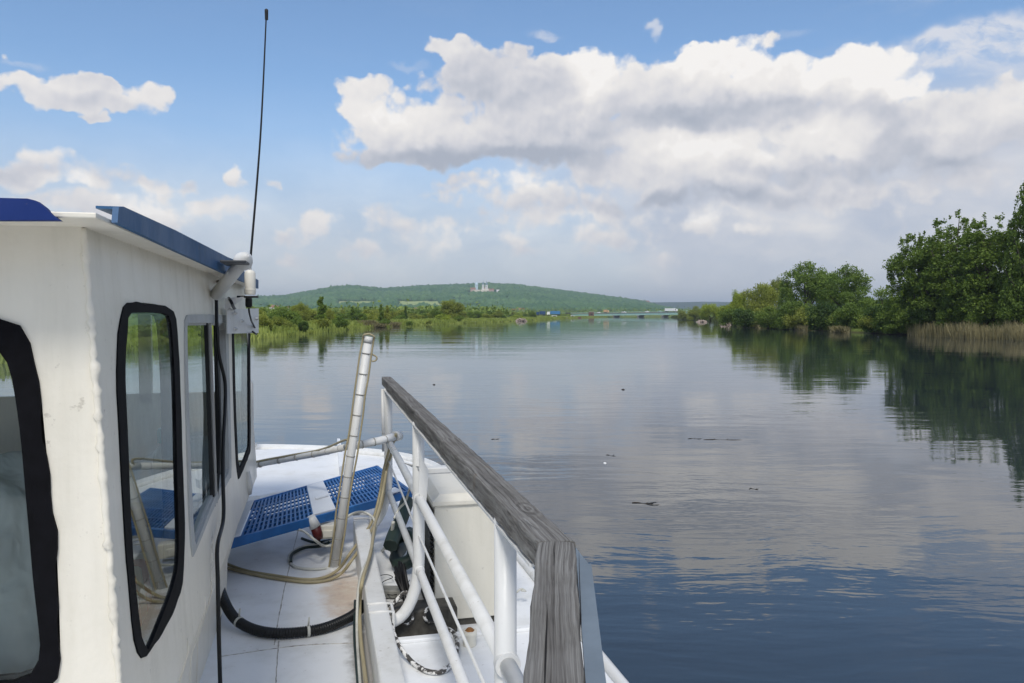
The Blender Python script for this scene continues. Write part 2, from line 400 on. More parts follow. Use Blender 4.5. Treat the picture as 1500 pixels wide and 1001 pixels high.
def slope_dist(u, v, d0=1700, d1=3650):
    """how far off the hillside shows at row v in the bearing of column u"""
    for d in range(d0, d1, 12):
        p = PR(u, d); f = d/math.hypot(1, (u-750)/F); z = ground_z(p.x, p.y)
        if HOR-(z-ZC)/f*F <= v: return d
    return d1
CH_D, CA_D = slope_dist(708, 427.5), slope_dist(946, 446.5)
def build_ground():
    az = np.concatenate([np.arange(-180, -38, 1.5), np.arange(-38, 37, .12), np.arange(37, 180, 1.5)])
    rr = [40.0]
    while rr[-1] < 9000: rr.append(rr[-1]*(1.0125 if rr[-1] < 700 else 1.02))
    rr = np.array(rr); Rg, Ag = np.meshgrid(rr, np.radians(az), indexing='ij')
    X = Rg*(np.sin(Ag)*cy+np.cos(Ag)*sy); Y = Rg*(-np.sin(Ag)*sy+np.cos(Ag)*cy)
    z, s, U, D = terrain(X, Y); m = fieldmask(X, Y, z, U, D)
    V = np.stack([X, Y, z], -1).reshape(-1, 3); n, k = Rg.shape
    i, j = np.meshgrid(np.arange(n-1), np.arange(k), indexing='ij'); j2 = (j+1) % k
    Fc = np.stack([i*k+j, i*k+j2, (i+1)*k+j2, (i+1)*k+j], -1).reshape(-1, 4)
    # river bed under the boat closes the sheet
    c0 = len(V); V = np.vstack([V, [(0, 0, -2.5)]])
    mt, t, b, P = mat('meadow_ground', (.07, .09, .03), .95, 0, .1)
    geo = t.new('ShaderNodeNewGeometry').outputs['Position']
    n1 = t.noise(geo, .02, 5, .6); n2 = t.noise(geo, .35, 4, .6)
    c = t.ramp(n1, [(.3, (.12, .18, .028)), (.5, (.19, .25, .05)), (.7, (.30, .30, .12))])
    c = t.mix(t.mapr(n2, .35, .7), c, (.07, .10, .025))
    at = t.new('ShaderNodeAttribute', attribute_name='plot').outputs['Fac']
    c = t.mix(at, c, t.ramp(n1, [(.3, (.24, .33, .10)), (.6, (.36, .40, .16)), (.8, (.42, .40, .22))]))
    sp_ = t.new('ShaderNodeSeparateXYZ'); t.L.new(geo, sp_.inputs[0])
    c = t.mix(t.mapr(t.math('ADD', sp_.outputs[2], t.math('MULTIPLY', n2, .3)), .1, .55, 1, 0), c, (.06, .05, .032))
    forest = t.mapr(sp_.outputs[2], 6, 12)
    c = t.mix(t.math('MULTIPLY', forest, t.math('SUBTRACT', 1, at)), c, t.ramp(t.noise(geo, .03, 5, .7), [(.3, (.018, .04, .014)), (.7, (.04, .07, .022))]))
    t.L.new(c, b.inputs['Base Color'])
    me = np_mesh('ground', V, Fc, [mt], True, ('plot', np.append(m.ravel(), 0)))
    bm = bmesh.new(); bm.from_mesh(me); bm.verts.ensure_lookup_table()
    for q in range(k): bm.faces.new((bm.verts[c0], bm.verts[(q+1) % k], bm.verts[q]))
    bm.to_mesh(me); bm.free()
    tag(link('ground', me), kind='structure')
build_ground()

# ------------------------------------------------------------------ foliage
def leaf_mat(name, dark, light, transl=.25):
    m, t, b, P = mat(name, light, .7, 0, .25)
    N = m.node_tree.nodes; oi = t.new('ShaderNodeObjectInfo').outputs['Random']
    at = t.new('ShaderNodeAttribute', attribute_name='tint').outputs['Fac']
    k = t.math('ADD', t.math('MULTIPLY', at, .75), t.math('MULTIPLY', oi, .25))
    c = t.ramp(k, [(.1, dark), (.9, light)])
    t.L.new(c, b.inputs['Base Color'])
    tr = t.new('ShaderNodeBsdfTranslucent'); t.L.new(t.mix(1, c, (1.25, 1.3, .6), 'MULTIPLY'), tr.inputs[0])
    mx = t.new('ShaderNodeMixShader'); mx.inputs[0].default_value = transl
    t.L.new(b.outputs[0], mx.inputs[1]); t.L.new(tr.outputs[0], mx.inputs[2]); t.L.new(mx.outputs[0], N['Material Output'].inputs['Surface'])
    return m
LEAF = {
 'olive': leaf_mat('olive_foliage', (.13, .17, .028), (.34, .37, .075), .3),
 'green': leaf_mat('green_foliage', (.075, .135, .024), (.22, .30, .058), .3),
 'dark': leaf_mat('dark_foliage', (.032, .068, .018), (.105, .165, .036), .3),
 'lime': leaf_mat('lime_foliage', (.17, .24, .025), (.38, .44, .065), .3),
 'deep': leaf_mat('deep_green_foliage', (.055, .105, .020), (.175, .245, .044), .32)}
def bark():
    m, t, b, P = mat('bark', (.07, .055, .04), .9, 0, .2)
    t.L.new(t.ramp(t.noise(P, 6, 4), [(.3, (.04, .033, .025)), (.7, (.12, .10, .08))]), b.inputs['Base Color']); return m
BARK = bark()
def leaf_quads(cent, size, normal_bias=.4, rr=None):
    """one bent leaf-cluster quad per centre"""
    rr = rr or rng; n = len(cent); nrm = rr.normal(size=(n, 3)); nrm[:, 2] += normal_bias*2
    nrm /= np.linalg.norm(nrm, axis=1)[:, None]; a = rr.normal(size=(n, 3)); a -= nrm*(a*nrm).sum(1)[:, None]; a /= np.linalg.norm(a, axis=1)[:, None]
    b = np.cross(nrm, a); s = size*(.6+.8*rr.random((n, 1))); w = s*(.45+.35*rr.random((n, 1)))
    k = rr.random((n, 1))*.3
    V = np.stack([cent-a*s, cent+b*w-a*s*k, cent+a*s, cent-b*w+a*s*k], 1)
    return V.reshape(-1, 3), np.arange(4*n).reshape(-1, 4)
def make_crown(H, W, kind, n, leaf, seed):
    """leaf points of a crown H high and W wide standing at the origin; also the limb tips"""
    r = np.random.default_rng(seed); lobes = []
    if kind == 'dome':       # broad willow, several overlapping heads down to the ground
        for k in range(26):
            a = r.random()*6.28; q = math.sqrt(r.random())*.78; zz = r.random()**.7*.82*math.sqrt(max(0, 1-q*q))+.06
            lobes.append((q*W/2*math.cos(a), q*W/2*math.sin(a), zz*H, W*(.11+.09*r.random()), H*(.10+.08*r.random())))
    elif kind == 'column':   # narrow poplar
        for k in range(22):
            zz = .12+.86*(k+r.random())/22; q = W/2*(1-zz)**.6*.75; a = r.random()*6.28
            lobes.append((q*math.cos(a)*r.random(), q*math.sin(a)*r.random(), zz*H, W*(.14+.16*(1-zz)), H*(.045+.03*r.random())))
    elif kind == 'bush':
        for k in range(14):
            a = r.random()*6.28; q = math.sqrt(r.random())*.75; zz = r.random()*.72*math.sqrt(1-q*q*.9)+.1
            lobes.append((q*W/2*math.cos(a), q*W/2*math.sin(a), zz*H, W*(.14+.1*r.random()), H*(.16+.1*r.random())))
    elif kind == 'open':     # airy willow: crown on limbs, gaps
        for k in range(58):
            a = r.random()*6.28; q = math.sqrt(r.random())*.86; zz = .34+.6*r.random()**.8*math.sqrt(max(0.02, 1-q*q))
            lobes.append((q*W/2*math.cos(a), q*W/2*math.sin(a), zz*H, W*(.07+.07*r.random()), H*(.06+.05*r.random())))
        for k in range(14):
            a = r.random()*6.28; q = .3+.55*r.random()
            lobes.append((q*W/2*math.cos(a), q*W/2*math.sin(a), H*(.1+.25*r.random()), W*.12, H*.09))
    else:                    # 'ragged': tall poplar group with upright tufts along the outline
        for k in range(46):
            a = r.random()*6.28; q = math.sqrt(r.random())*.78; zz = .10+.80*r.random()*math.sqrt(1-q*q*.8)
            lobes.append((q*W/2*math.cos(a), q*W/2*math.sin(a), zz*H, W*(.13+.09*r.random()), H*(.055+.04*r.random())))
        for k in range(90):
            a = r.random()*6.28; ph = .15+.85*r.random(); q = math.sqrt(1-ph*ph*.92)*(.98+.12*r.random()); zz = .20+.80*ph*(.96+.09*r.random())
            lobes.append((q*W/2*math.cos(a), q*W/2*math.sin(a), zz*H, W*(.016+.012*r.random()), H*(.022+.02*r.random())))
        for k in range(190):
            a = r.random()*6.28; ph = r.random(); q = math.sqrt(1-ph*ph*.92)*(.8+.25*r.random()); zz = .16+.80*ph*(.86+.18*r.random())
            lobes.append((q*W/2*math.cos(a), q*W/2*math.sin(a), zz*H, W*(.03+.03*r.random()), H*(.018+.022*r.random())))
    lobes = np.array(lobes); vol = lobes[:, 3]**2*lobes[:, 4]; vol = vol**.62
    cnt = np.maximum(6, (n*vol/vol.sum()).astype(int)); C = []; T = []
    for (x, y, z, rx, rz), c in zip(lobes, cnt):
        d = r.normal(size=(c, 3)); d /= np.linalg.norm(d, axis=1)[:, None]; q = r.random((c, 1))**.42
        q *= 1+.25*r.normal(size=(c, 1))*.6
        p = d*q*np.array([rx, rx, rz]); C.append(p+np.array([x, y, z])); T.append(np.clip(r.random()*.5+.25+.25*r.random(c)+r.normal(size=c)*.08, 0, 1))
    C = np.vstack(C); T = np.concatenate(T); C[:, 2] = np.maximum(C[:, 2], .05)
    V, Fq = leaf_quads(C, leaf, .35, r)
    return V, Fq, np.repeat(T, 4), lobes
def limb_mesh(H, W, lobes, seed, nb=9, thin=1.0):
    r = random.Random(seed); mb = MB(); R0 = (.018*H+.03)*thin
    top = Vector((W*.03, 0, H*.78)); trunk = spline([(0, 0, -.8), (W*.01, 0, H*.15), (-W*.02, W*.01, H*.42), top], 4)
    mb.tube(trunk, [R0*(1.2-.95*i/(len(trunk)-1)) for i in range(len(trunk))], 7)
    idx = list(range(len(lobes))); r.shuffle(idx)
    for k in idx[:nb]:
        L = Vector(lobes[k][:3]); s0 = trunk[min(len(trunk)-2, int(len(trunk)*min(.85, max(.15, L.z/H*.75))))]
        mid = (s0+L)/2+Vector((0, 0, -.04*H)); pts = spline([s0, mid, L], 3)
        mb.tube(pts, [R0*.5*(1-.8*i/(len(pts)-1)) for i in range(len(pts))], 5)
    return mb
PROTO = {}
def proto(kind, variant, H, W, n, leaf, nb=9, thin=1.0):
    V, Fq, T, lobes = make_crown(H, W, kind, n, leaf, 100*variant+len(kind))
    lm = limb_mesh(H, W, lobes, variant, nb, thin)
    me2 = bpy.data.meshes.new('trunk'); me2.from_pydata([tuple(p) for p in lm.v], [], lm.f); me2.materials.append(BARK); me2.polygons.foreach_set('use_smooth', lm.sm)
    crowns = {c: np_mesh('crown', V, Fq, [LEAF[c]], False, ('tint', T)) for c in LEAF}
    PROTO[(kind, variant)] = (H, W, crowns, me2)
for v_ in range(3):
    proto('dome', v_, 8, 10, 16000, .15)
    proto('column', v_, 8, 3.6, 7000, .14, 8, .8)
    proto('bush', v_, 3, 4.5, 4200, .12, 6, .6)
    proto('open', v_, 11, 10, 15000, .16, 20)
    proto('ragged', v_, 16, 8.5, 30000, .15, 18)
def plant(u, d, vtop, wpx, kind, var, col, label, cat, group, name=None, zb=None, rz=None):
    """a tree whose top shows at row vtop and whose crown is wpx wide, standing d metres off in the bearing of column u"""
    H0, W0, cr, tr = PROTO[(kind, var)]
    p = PR(u, d); cosu = 1/math.hypot(1, (u-750)/F); y = d*cosu
    z0 = max(.35, ground_z(p.x, p.y))-.15 if zb is None else zb
    h = (HOR-vtop)/F*y+ZC-z0; w = wpx/F*y/cosu*.92
    nm = name or {'bush': 'bush', 'column': 'poplar_tree', 'dome': 'willow_tree', 'open': 'willow_tree', 'ragged': 'poplar_tree'}[kind]
    root = empty(nm, (p.x, p.y, z0), random.random()*6.28 if rz is None else rz)
    root.scale = (w/W0, w/W0, h/H0); tag(root, label, cat, group)
    link('crown', cr[col], root); link('trunk', tr, root)
    return root
GL, GR = 'trees and bushes on the left bank', 'trees and bushes on the right bank'
LEFT = [ # u, dist, vtop, width, kind, var, colour, label, category
 (384,106,459,34,'bush',0,'olive','rounded olive bush at the water edge, beside the boat cabin antenna bracket','bush'),
 (412,112,460,36,'bush',1,'olive','wide yellow-green bush by the water, second from the boat cabin','bush'),
 (436,118,463,28,'bush',2,'green','mid green bush by the water below the rusty-olive tree','bush'),
 (445,113,470,18,'bush',0,'dark','small dark green bush hanging over the left bank water','bush'),
 (470,128,464,32,'bush',1,'olive','olive bush in front of the pointed dark tree on the left bank','bush'),
 (498,140,461,30,'bush',2,'green','green bush right of the pointed dark tree on the left bank','bush'),
 (440,165,442,34,'dome',0,'olive','rusty-olive round tree rising behind the left bank bushes','tree'),
 (471,150,435.5,24,'column',0,'green','pointed dark green tree, tallest on the left bank near the cabin','tree'),
 (484,160,447,16,'dome',1,'olive','small pale round tree close behind the pointed dark tree','tree'),
 (516,185,450,14,'column',1,'green','slim poplar above the middle of the left bank bushes','tree'),
 (528,188,458,24,'bush',0,'green','green bush at the foot of the slim poplar on the left bank','bush'),
 (545,200,459,26,'bush',1,'olive','olive bush between the slim poplar and the twin poplars','bush'),
 (558,175,446,13,'column',2,'green','left one of the twin poplars above the dry grass strip','tree'),
 (567,178,448,13,'column',0,'olive','right one of the twin poplars above the dry grass strip','tree'),
 (563,170,466,22,'bush',2,'green','low bush at the foot of the twin poplars','bush'),
 (594,235,449,8,'column',1,'dark','thin dark poplar standing alone in the left bank meadow','tree'),
 (585,225,460,24,'bush',1,'green','green bush under the thin dark lone poplar','bush'),
 (610,240,461,24,'bush',0,'olive','olive bush between the thin dark poplar and the big domed willow','bush'),
 (640,262,449,24,'dome',2,'green','lower left shoulder tree of the big domed willow','tree'),
 (660,265,438,48,'dome',0,'olive','big domed willow, broadest tree of the left bank','tree'),
 (650,235,458,26,'bush',1,'lime','bright green bush in front of the big domed willow','bush'),
 (672,240,461,18,'bush',2,'green','dark-footed bush right below the big domed willow','bush'),
 (695,290,453,26,'dome',1,'green','low round tree right of the big domed willow','tree'),
 (712,300,459,18,'bush',0,'olive','olive bush near the end of the low tree row','bush'),
 (729,320,453.5,24,'dome',2,'olive','domed olive tree left of the reed-covered spit','tree'),
 (738,310,461,10,'bush',1,'dark','small dark bush beside the domed olive tree by the bend','bush'),
 (779,420,455,17,'dome',0,'green','green domed tree just left of the blue lorries','tree'),
 (756,400,461,22,'bush',2,'lime','light green scrub patch left of the last domed tree','bush'),
 (600,178,470,12,'bush',0,'green','tiny bush at the water edge below the lone poplar','bush'),
 (628,206,468,11,'bush',1,'olive','tiny olive bush on the low bank before the domed willow','bush'),
 (340,104,455,40,'bush',2,'green','green bush on the left bank hidden behind the cabin','bush'),
 (300,120,448,50,'dome',1,'green','round green tree on the left bank behind the cabin','tree'),
]
RIGHT = [
 (1062,255,446,28,'bush',0,'lime','yellow-green bush at the tip of the far right bank','bush'),
 (1040,330,440,34,'dome',1,'lime','rounded yellow-green tree on the far right bank','tree'),
 (1018,400,447,26,'dome',2,'olive','low olive tree near the right end of the bridge','tree'),
 (1000,470,452,18,'bush',1,'olive','small olive bush at the right foot of the bridge','bush'),
 (1080,215,424,36,'dome',0,'lime','bright yellow-green tree at the left end of the near right bank','tree'),
 (1112,200,404,60,'dome',1,'olive','broad olive tree right of the bright yellow-green one','tree'),
 (1140,212,406,40,'open',0,'olive','feathery grey-green tree left of the two tall open willows','tree'),
 (1178,178,381,80,'open',1,'green','left one of the two tall open willows','tree'),
 (1236,166,388,82,'open',2,'green','right one of the two tall open willows','tree'),
 (1292,150,418,72,'dome',2,'green','low rounded tree between the open willows and the tall poplars','tree'),
 (1208,186,392,62,'dome',0,'green','rounded tree filling the gap behind the two tall open willows','tree'),
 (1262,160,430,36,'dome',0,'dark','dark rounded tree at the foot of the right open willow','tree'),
 (1345,128,341,84,'ragged',0,'deep','leftmost tall ragged poplar with tufted twigs against the sky','tree'),
 (1395,124,318,98,'ragged',1,'deep','second tall ragged poplar from the left above the reeds','tree'),
 (1450,118,320,98,'ragged',2,'deep','third tall ragged poplar from the left above the reeds','tree'),
 (1514,112,262,70,'ragged',0,'deep','tallest ragged poplar, cut by the right edge of the picture','tree'),
 (1580,112,290,90,'ragged',1,'deep','tall poplar beyond the right edge of the picture','tree'),
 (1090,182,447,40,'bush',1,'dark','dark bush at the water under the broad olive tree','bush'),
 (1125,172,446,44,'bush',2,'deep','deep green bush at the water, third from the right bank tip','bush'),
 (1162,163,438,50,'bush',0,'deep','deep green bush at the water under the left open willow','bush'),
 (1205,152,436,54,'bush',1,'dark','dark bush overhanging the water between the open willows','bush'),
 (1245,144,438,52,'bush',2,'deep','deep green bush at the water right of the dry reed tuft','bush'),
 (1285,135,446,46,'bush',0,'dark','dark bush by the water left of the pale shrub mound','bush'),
 (1318,127,470,46,'bush',1,'green','low pale green shrub mound at the water edge','bush'),
 (1322,132,425,60,'dome',1,'deep','rounded deep green tree at the foot of the leftmost poplar','tree'),
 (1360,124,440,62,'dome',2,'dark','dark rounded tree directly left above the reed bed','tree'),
 (1405,120,436,66,'dome',0,'deep','rounded tree above the middle of the reed bed','tree'),
 (1455,116,426,70,'dome',1,'green','lighter green rounded tree above the right part of the reed bed','tree'),
 (1500,112,420,70,'dome',2,'deep','deep green rounded tree above the reeds at the right edge','tree'),
 (1560,108,420,80,'dome',0,'deep','rounded tree beyond the right edge of the picture','tree'),
 (1425,119,375,70,'dome',2,'deep','deep green lower crown between the second and third tall poplars','tree'),
 (1340,130,395,50,'dome',0,'deep','deep green lower crown under the leftmost tall poplar','tree'),
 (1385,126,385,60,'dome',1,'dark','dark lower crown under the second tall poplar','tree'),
 (1482,116,370,60,'dome',1,'deep','deep green lower crown left of the tallest poplar','tree'),
]
for (u, d, vt, w, kd, vr, c, lb, ct) in LEFT: plant(u, d*(1.09 if d < 330 else 1), vt, w, kd, vr, c, lb, ct, GL)
for (u, d, vt, w, kd, vr, c, lb, ct) in RIGHT: plant(u, d, vt, w, kd, vr, c, lb, ct, GR)

# the scrub that closes the gaps between them: bushes nothing tells apart, so each kind shares a label
FILL = [('olive', 'small olive bush in the continuous scrub along the left bank'), ('green', 'small green bush in the continuous scrub along the left bank'), ('lime', 'small light green bush in the continuous scrub along the left bank')]
_rf = random.Random(21)
for k in range(64):
    u = 372+_rf.random()**.9*400; d = np.interp(u, [370,450,520,600,680,740,780], [118,150,195,250,310,385,470])*_rf.uniform(1.10, 1.5)
    h = _rf.uniform(2.0, 4.2); vt = HOR-(h+1-ZC)*F/d; ci = _rf.choice((0, 0, 1, 1, 2))
    plant(u, d, vt, h*_rf.uniform(1.2, 1.9)*F/d, 'bush', k % 3, FILL[ci][0], FILL[ci][1], 'bush', FILL[ci][1].replace('small ', '').replace(' bush', ' bushes'))
for k in range(16):
    u = 380+k*24+_rf.uniform(-8, 8); d = np.interp(u, [370,450,520,600,680,760], [190,230,280,330,400,520])*_rf.uniform(1, 1.3)
    vt = _rf.uniform(450, 455.5); plant(u, d, vt, _rf.uniform(16, 26), 'dome', k % 3, ('green', 'olive')[k % 2], ('mid green', 'olive')[k % 2]+' tree in the loose row behind the left bank scrub', 'tree', ('green', 'olive')[k % 2]+' trees in the loose row behind the left bank scrub')
for k in range(22):
    u = 1075+k*19+_rf.uniform(-6, 6); d = np.interp(u, [1061,1200,1300,1400,1500], [196,150,130,122,114])*_rf.uniform(1.0, 1.05)
    h = _rf.uniform(2.2, 4.0); vt = HOR-(h+1-ZC)*F/d; c_ = ('deep', 'green', 'olive')[k % 3]
    nm_ = {'deep': 'deep green', 'green': 'mid green', 'olive': 'olive'}[c_]
    if True: plant(u, d, vt, h*1.7*F/d, 'bush', k % 3, c_, nm_+' bush in the waterside thicket of the right bank', 'bush', nm_+' bushes in the waterside thicket of the right bank')

# blobs of far canopy, one object each: nobody could count them
_ico = bmesh.new(); bmesh.ops.create_icosphere(_ico, subdivisions=1, radius=1); _iv = np.array([v.co[:] for v in _ico.verts]); _if = np.array([[v.index for v in f.verts] for f in _ico.faces]); _ico.free()
def canopy(name, P, R, H, material, T):
    n = len(P); k = len(_iv); jit = 1+rng.normal(size=(n, k, 1))*.22
    a = rng.random(n)*6.28; ca, sa = np.cos(a)[:, None], np.sin(a)[:, None]
    v = np.repeat(_iv[None], n, 0)*jit; x = v[..., 0]*ca-v[..., 1]*sa; y = v[..., 0]*sa+v[..., 1]*ca
    v = np.stack([x*R[:, None], y*R[:, None], v[..., 2]*H[:, None]], -1)+P[:, None]
    f = (_if[None]+(np.arange(n)*k)[:, None, None]).reshape(-1, 3)
    return link(name, np_mesh(name, v.reshape(-1, 3), f, [material], False, ('tint', np.repeat(T, k))))
def scatter_canopy():
    m = leaf_mat('hill_forest_foliage', (.034, .105, .036), (.125, .225, .075), .1)
    n = 60000; A = np.radians(-31+52*rng.random(n)); D = np.sqrt(1500**2+(4100**2-1500**2)*rng.random(n))
    X = D*(np.sin(A)*cy+np.cos(A)*sy); Y = D*(-np.sin(A)*sy+np.cos(A)*cy)
    z, s, U, D2 = terrain(X, Y); keep = (z > 8) & ~((np.abs(U-708) < 26) & (D > CH_D-330) & (D < CH_D+60)) & ~((np.abs(U-946) < 16) & (D > CA_D-260) & (D < CA_D+40)) & (fieldmask(X, Y, z, U, D) < .5) & (U < 1050) & (fbm(X/90+5, Y/90, 3) > .33)
    X, Y, z = X[keep], Y[keep], z[keep]; R = 6+7*rng.random(len(X)); T = np.clip(fbm(X/130, Y/130, 3)*1.1-.05+rng.normal(size=len(X))*.16, 0, 1)
    o = canopy('hill_forest', np.stack([X, Y, z+3], -1), R, R*.75+2, m, T); tag(o, 'hazy green forest covering the long hill behind the river', 'forest', kind='stuff')
    n = 3200; A = np.radians(np.where(rng.random(n) < .5, -25+10*rng.random(n), 12+9*rng.random(n))); D = 5000+1100*rng.random(n)
    # far wood line on the plain between the banks and the hill
    n = 9000; u = 200+900*rng.random(n); d = 380+1100*rng.random(n)**1.3
    A = np.arctan((u-750)/F); X = d*(np.sin(A)*cy+np.cos(A)*sy); Y = d*(-np.sin(A)*sy+np.cos(A)*cy)
    z, s, U, D2 = terrain(X, Y)
    keep = (s > 14) & (fbm(X/45, Y/45, 3) > np.where(u < 800, .5, .44)) & ~((u > 780) & (u < 1000) & (d < 960)) & ~((u > 740) & (u < 850) & (d < 620)) & ~((u > 984) & (d < 560))
    X, Y, z, d = X[keep], Y[keep], z[keep], d[keep]; R = 2.4+3.4*rng.random(len(X)); k = np.clip(d/900, .7, 1.5)
    T = np.clip(fbm(X/40, Y/40, 3)+rng.normal(size=len(X))*.15, 0, 1)
    # leafy rather than faceted: every blob is a cloud of leaf clusters
    q = 16; C = np.repeat(np.stack([X, Y, z+R*.9*k], -1), q, 0)+rng.normal(size=(len(X)*q, 3))*np.repeat(np.stack([R, R, R*.8*k], -1), q, 0)*.5
    C[:, 2] = np.maximum(C[:, 2], 1)
    V, Fq = leaf_quads(C, .9, .3)
    me = np_mesh('plain_woods', V, Fq, [leaf_mat('plain_wood_foliage', (.08, .14, .03), (.24, .31, .075), .2)], False, ('tint', np.repeat(np.repeat(T, q), 4)))
    tag(link('plain_woods', me), 'hazy green tree line on the flat land behind the left bank', 'woods', kind='stuff')
    # meadow tufts and reeds along the waterlines; right-bank shade is in the grass colour
    def blades(name, pts, h, w, m, tint, label, cat, lean=.18):
        n = len(pts); h = h*(.55+.9*fbm(pts[:, 0]*.7+3, pts[:, 1]*.7, 3)); a = rng.random(n)*6.28; wv = np.stack([np.cos(a), np.sin(a), 0*a], -1)*w*(.6+.8*rng.random((n, 1)))
        hh = (h*(.55+.6*rng.random(n)))[:, None]; ln = rng.normal(size=(n, 3))*lean*hh; ln[:, 2] = 0
        top = pts+ln+np.array([0, 0, 1])*hh
        V = np.stack([pts-wv, pts+wv, top+wv*.35, top-wv*.35], 1).reshape(-1, 3)
        o = link(name, np_mesh(name, V, np.arange(4*n).reshape(-1, 4), [m], False, ('tint', np.repeat(tint, 4))))
        tag(o, label, cat, kind='stuff')
    def along(poly, t0, t1, n, inl, sgn):
        P = np.array([(p.x, p.y) for p in poly]); seg = np.linalg.norm(np.diff(P, axis=0), axis=1); L = np.concatenate([[0], np.cumsum(seg)])
        t = L[-1]*(t0+(t1-t0)*rng.random(n)**1.4); x = np.interp(t, L, P[:, 0]); y = np.interp(t, L, P[:, 1])
        x2 = np.interp(t+1, L, P[:, 0]); y2 = np.interp(t+1, L, P[:, 1]); x1 = np.interp(t-1, L, P[:, 0]); y1 = np.interp(t-1, L, P[:, 1])
        tx, ty = x2-x1, y2-y1; l = np.hypot(tx, ty)+1e-9; off = inl[0]+(inl[1]-inl[0])*rng.random(n)
        x = x-ty/l*off*sgn; y = y+tx/l*off*sgn; z, s, U, D = terrain(x, y); return np.stack([x, y, np.maximum(z, -.1)-.03], -1), s
    gm = leaf_mat('bank_grass', (.15, .20, .03), (.36, .41, .11), .3)
    P, s = along(LBK[2:]+LB, .0, 1, 70000, (-1.0, 16), 1); k = s > -1.2; P = P[k]
    blades('bank_grass', P, .75, .16, gm, np.clip(fbm(P[:, 0]*.15, P[:, 1]*.15, 3)*1.3-.1+rng.normal(size=len(P))*.1, 0, 1), 'long light green grass along the left bank waterline', 'grass')
    dm = leaf_mat('dry_reed', (.12, .11, .045), (.36, .31, .17), .2)
    B = [PZ(1500+k*60, 499+k*3.5, 0) for k in range(3, 0, -1)]+RB[:4]
    P, s = along(B, 0, 1, 26000, (-1.2, 5.5), -1); P[:, 2] = -.2
    blades('reed_bed', P, 2.0, .03, dm, np.clip(fbm(P[:, 0]*.25, P[:, 1]*.25, 3)*1.1+rng.normal(size=len(P))*.12, 0, 1), 'tall tan dry reed bed along the right bank below the tall poplars', 'reeds', .13)
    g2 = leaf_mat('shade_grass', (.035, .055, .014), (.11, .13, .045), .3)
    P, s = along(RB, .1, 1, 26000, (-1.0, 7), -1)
    blades('bank_sedge', P, 1.0, .13, g2, np.clip(fbm(P[:, 0]*.2, P[:, 1]*.2, 3)+rng.normal(size=len(P))*.15, 0, 1), 'sedge along the right bank waterline, shade mixed into its dull green', 'sedge')
    # straw-coloured patches
    P = []
    for (u, d, ru, n) in ((552,180,26,5200),(578,196,20,2600),(402,135,16,800),(1222,140,16,3800),(1105,178,15,2200),(1172,158,8,900),(1020,352,10,700),(1232,138,8,1200)):
        uu = u+rng.normal(size=n)*ru*.45; dd = d+rng.normal(size=n)*d*.012; A = np.arctan((uu-750)/F)
        x = dd*(np.sin(A)*cy+np.cos(A)*sy); y = dd*(-np.sin(A)*sy+np.cos(A)*cy); z, s, U, D = terrain(x, y)
        P.append(np.stack([x, y, np.maximum(z, 0)], -1)[s > -1.5])
    P = np.vstack(P)
    blades('dry_grass', P, .85, .06, dm, np.clip(rng.random(len(P)), 0, 1), 'straw coloured dry grass patches on both banks', 'dry grass', .6)
scatter_canopy()

# ------------------------------------------------------------------ air
def build_haze():
    m = bpy.data.materials.new('haze'); m.use_nodes = True; t = NT(m.node_tree); t.N.clear()
    v = t.new('ShaderNodeVolumePrincipled'); v.inputs['Color'].default_value = (.74, .86, 1, 1); v.inputs['Density'].default_value = 1.5e-4; v.inputs['Anisotropy'].default_value = .1
    o = t.new('ShaderNodeOutputMaterial'); t.L.new(v.outputs[0], o.inputs['Volume'])
    mb = MB(); mb.box((0, 0, 98), (19600, 19600, 206)); tag(mb.build('haze', m), 'pale blue air haze over the river valley', 'haze', kind='stuff')
build_haze()
# ------------------------------------------------------------------ far buildings, bridge, traffic
def simple(name, col, rough=.7, metal=0, var=.12, sc=.6):
    m, t, b, P = mat(name, col, rough, metal, .3)
    n = t.noise(P, sc, 4, .6)
    t.L.new(t.mix(1, (*col, 1), t.ramp(n, [(.3, 1-var), (.7, 1+var)]), 'MULTIPLY'), b.inputs['Base Color']); return m
M_PLAST = simple('cream_plaster', (.72, .66, .52)); M_WHITEP = simple('white_plaster', (.80, .79, .75)); M_PINK = simple('pink_plaster', (.56, .40, .33))
M_REDR = simple('red_roof_tile', (.30, .14, .09)); M_DOME = simple('grey_green_copper', (.16, .24, .26)); M_WIN = simple('dark_window_glass', (.02, .025, .03), .2)
M_GIRD = simple('green_girder_paint', (.36, .56, .49), .5); M_CONC = simple('concrete', (.34, .33, .30)); M_RUSTB = simple('rust_brown_cladding', (.16, .085, .06)); M_DKST = simple('dark_steel', (.045, .05, .055), .5)
M_BLUEV = simple('blue_lorry_paint', (.06, .20, .40), .4); M_DBLUE = simple('dark_blue_lorry_paint', (.02, .06, .16), .4); M_WHITEV = simple('white_vehicle_paint', (.82, .82, .80), .35); M_ORV = simple('orange_vehicle_paint', (.60, .38, .20), .4); M_TYRE = simple('tyre_rubber', (.015, .015, .016), .8)
M_STONE = simple('pinkish_riprap_stone', (.36, .29, .24), .9, 0, .35, 1.2)
HV = Vector((sy, cy, 0)); RV = Vector((cy, -sy, 0))
def fwd(u, v, d):
    """world point at forward distance d (along the view heading) seen at (u, v)"""
    r = ray(u, v); k = d/(r.x*sy+r.y*cy); return CAM+r*k

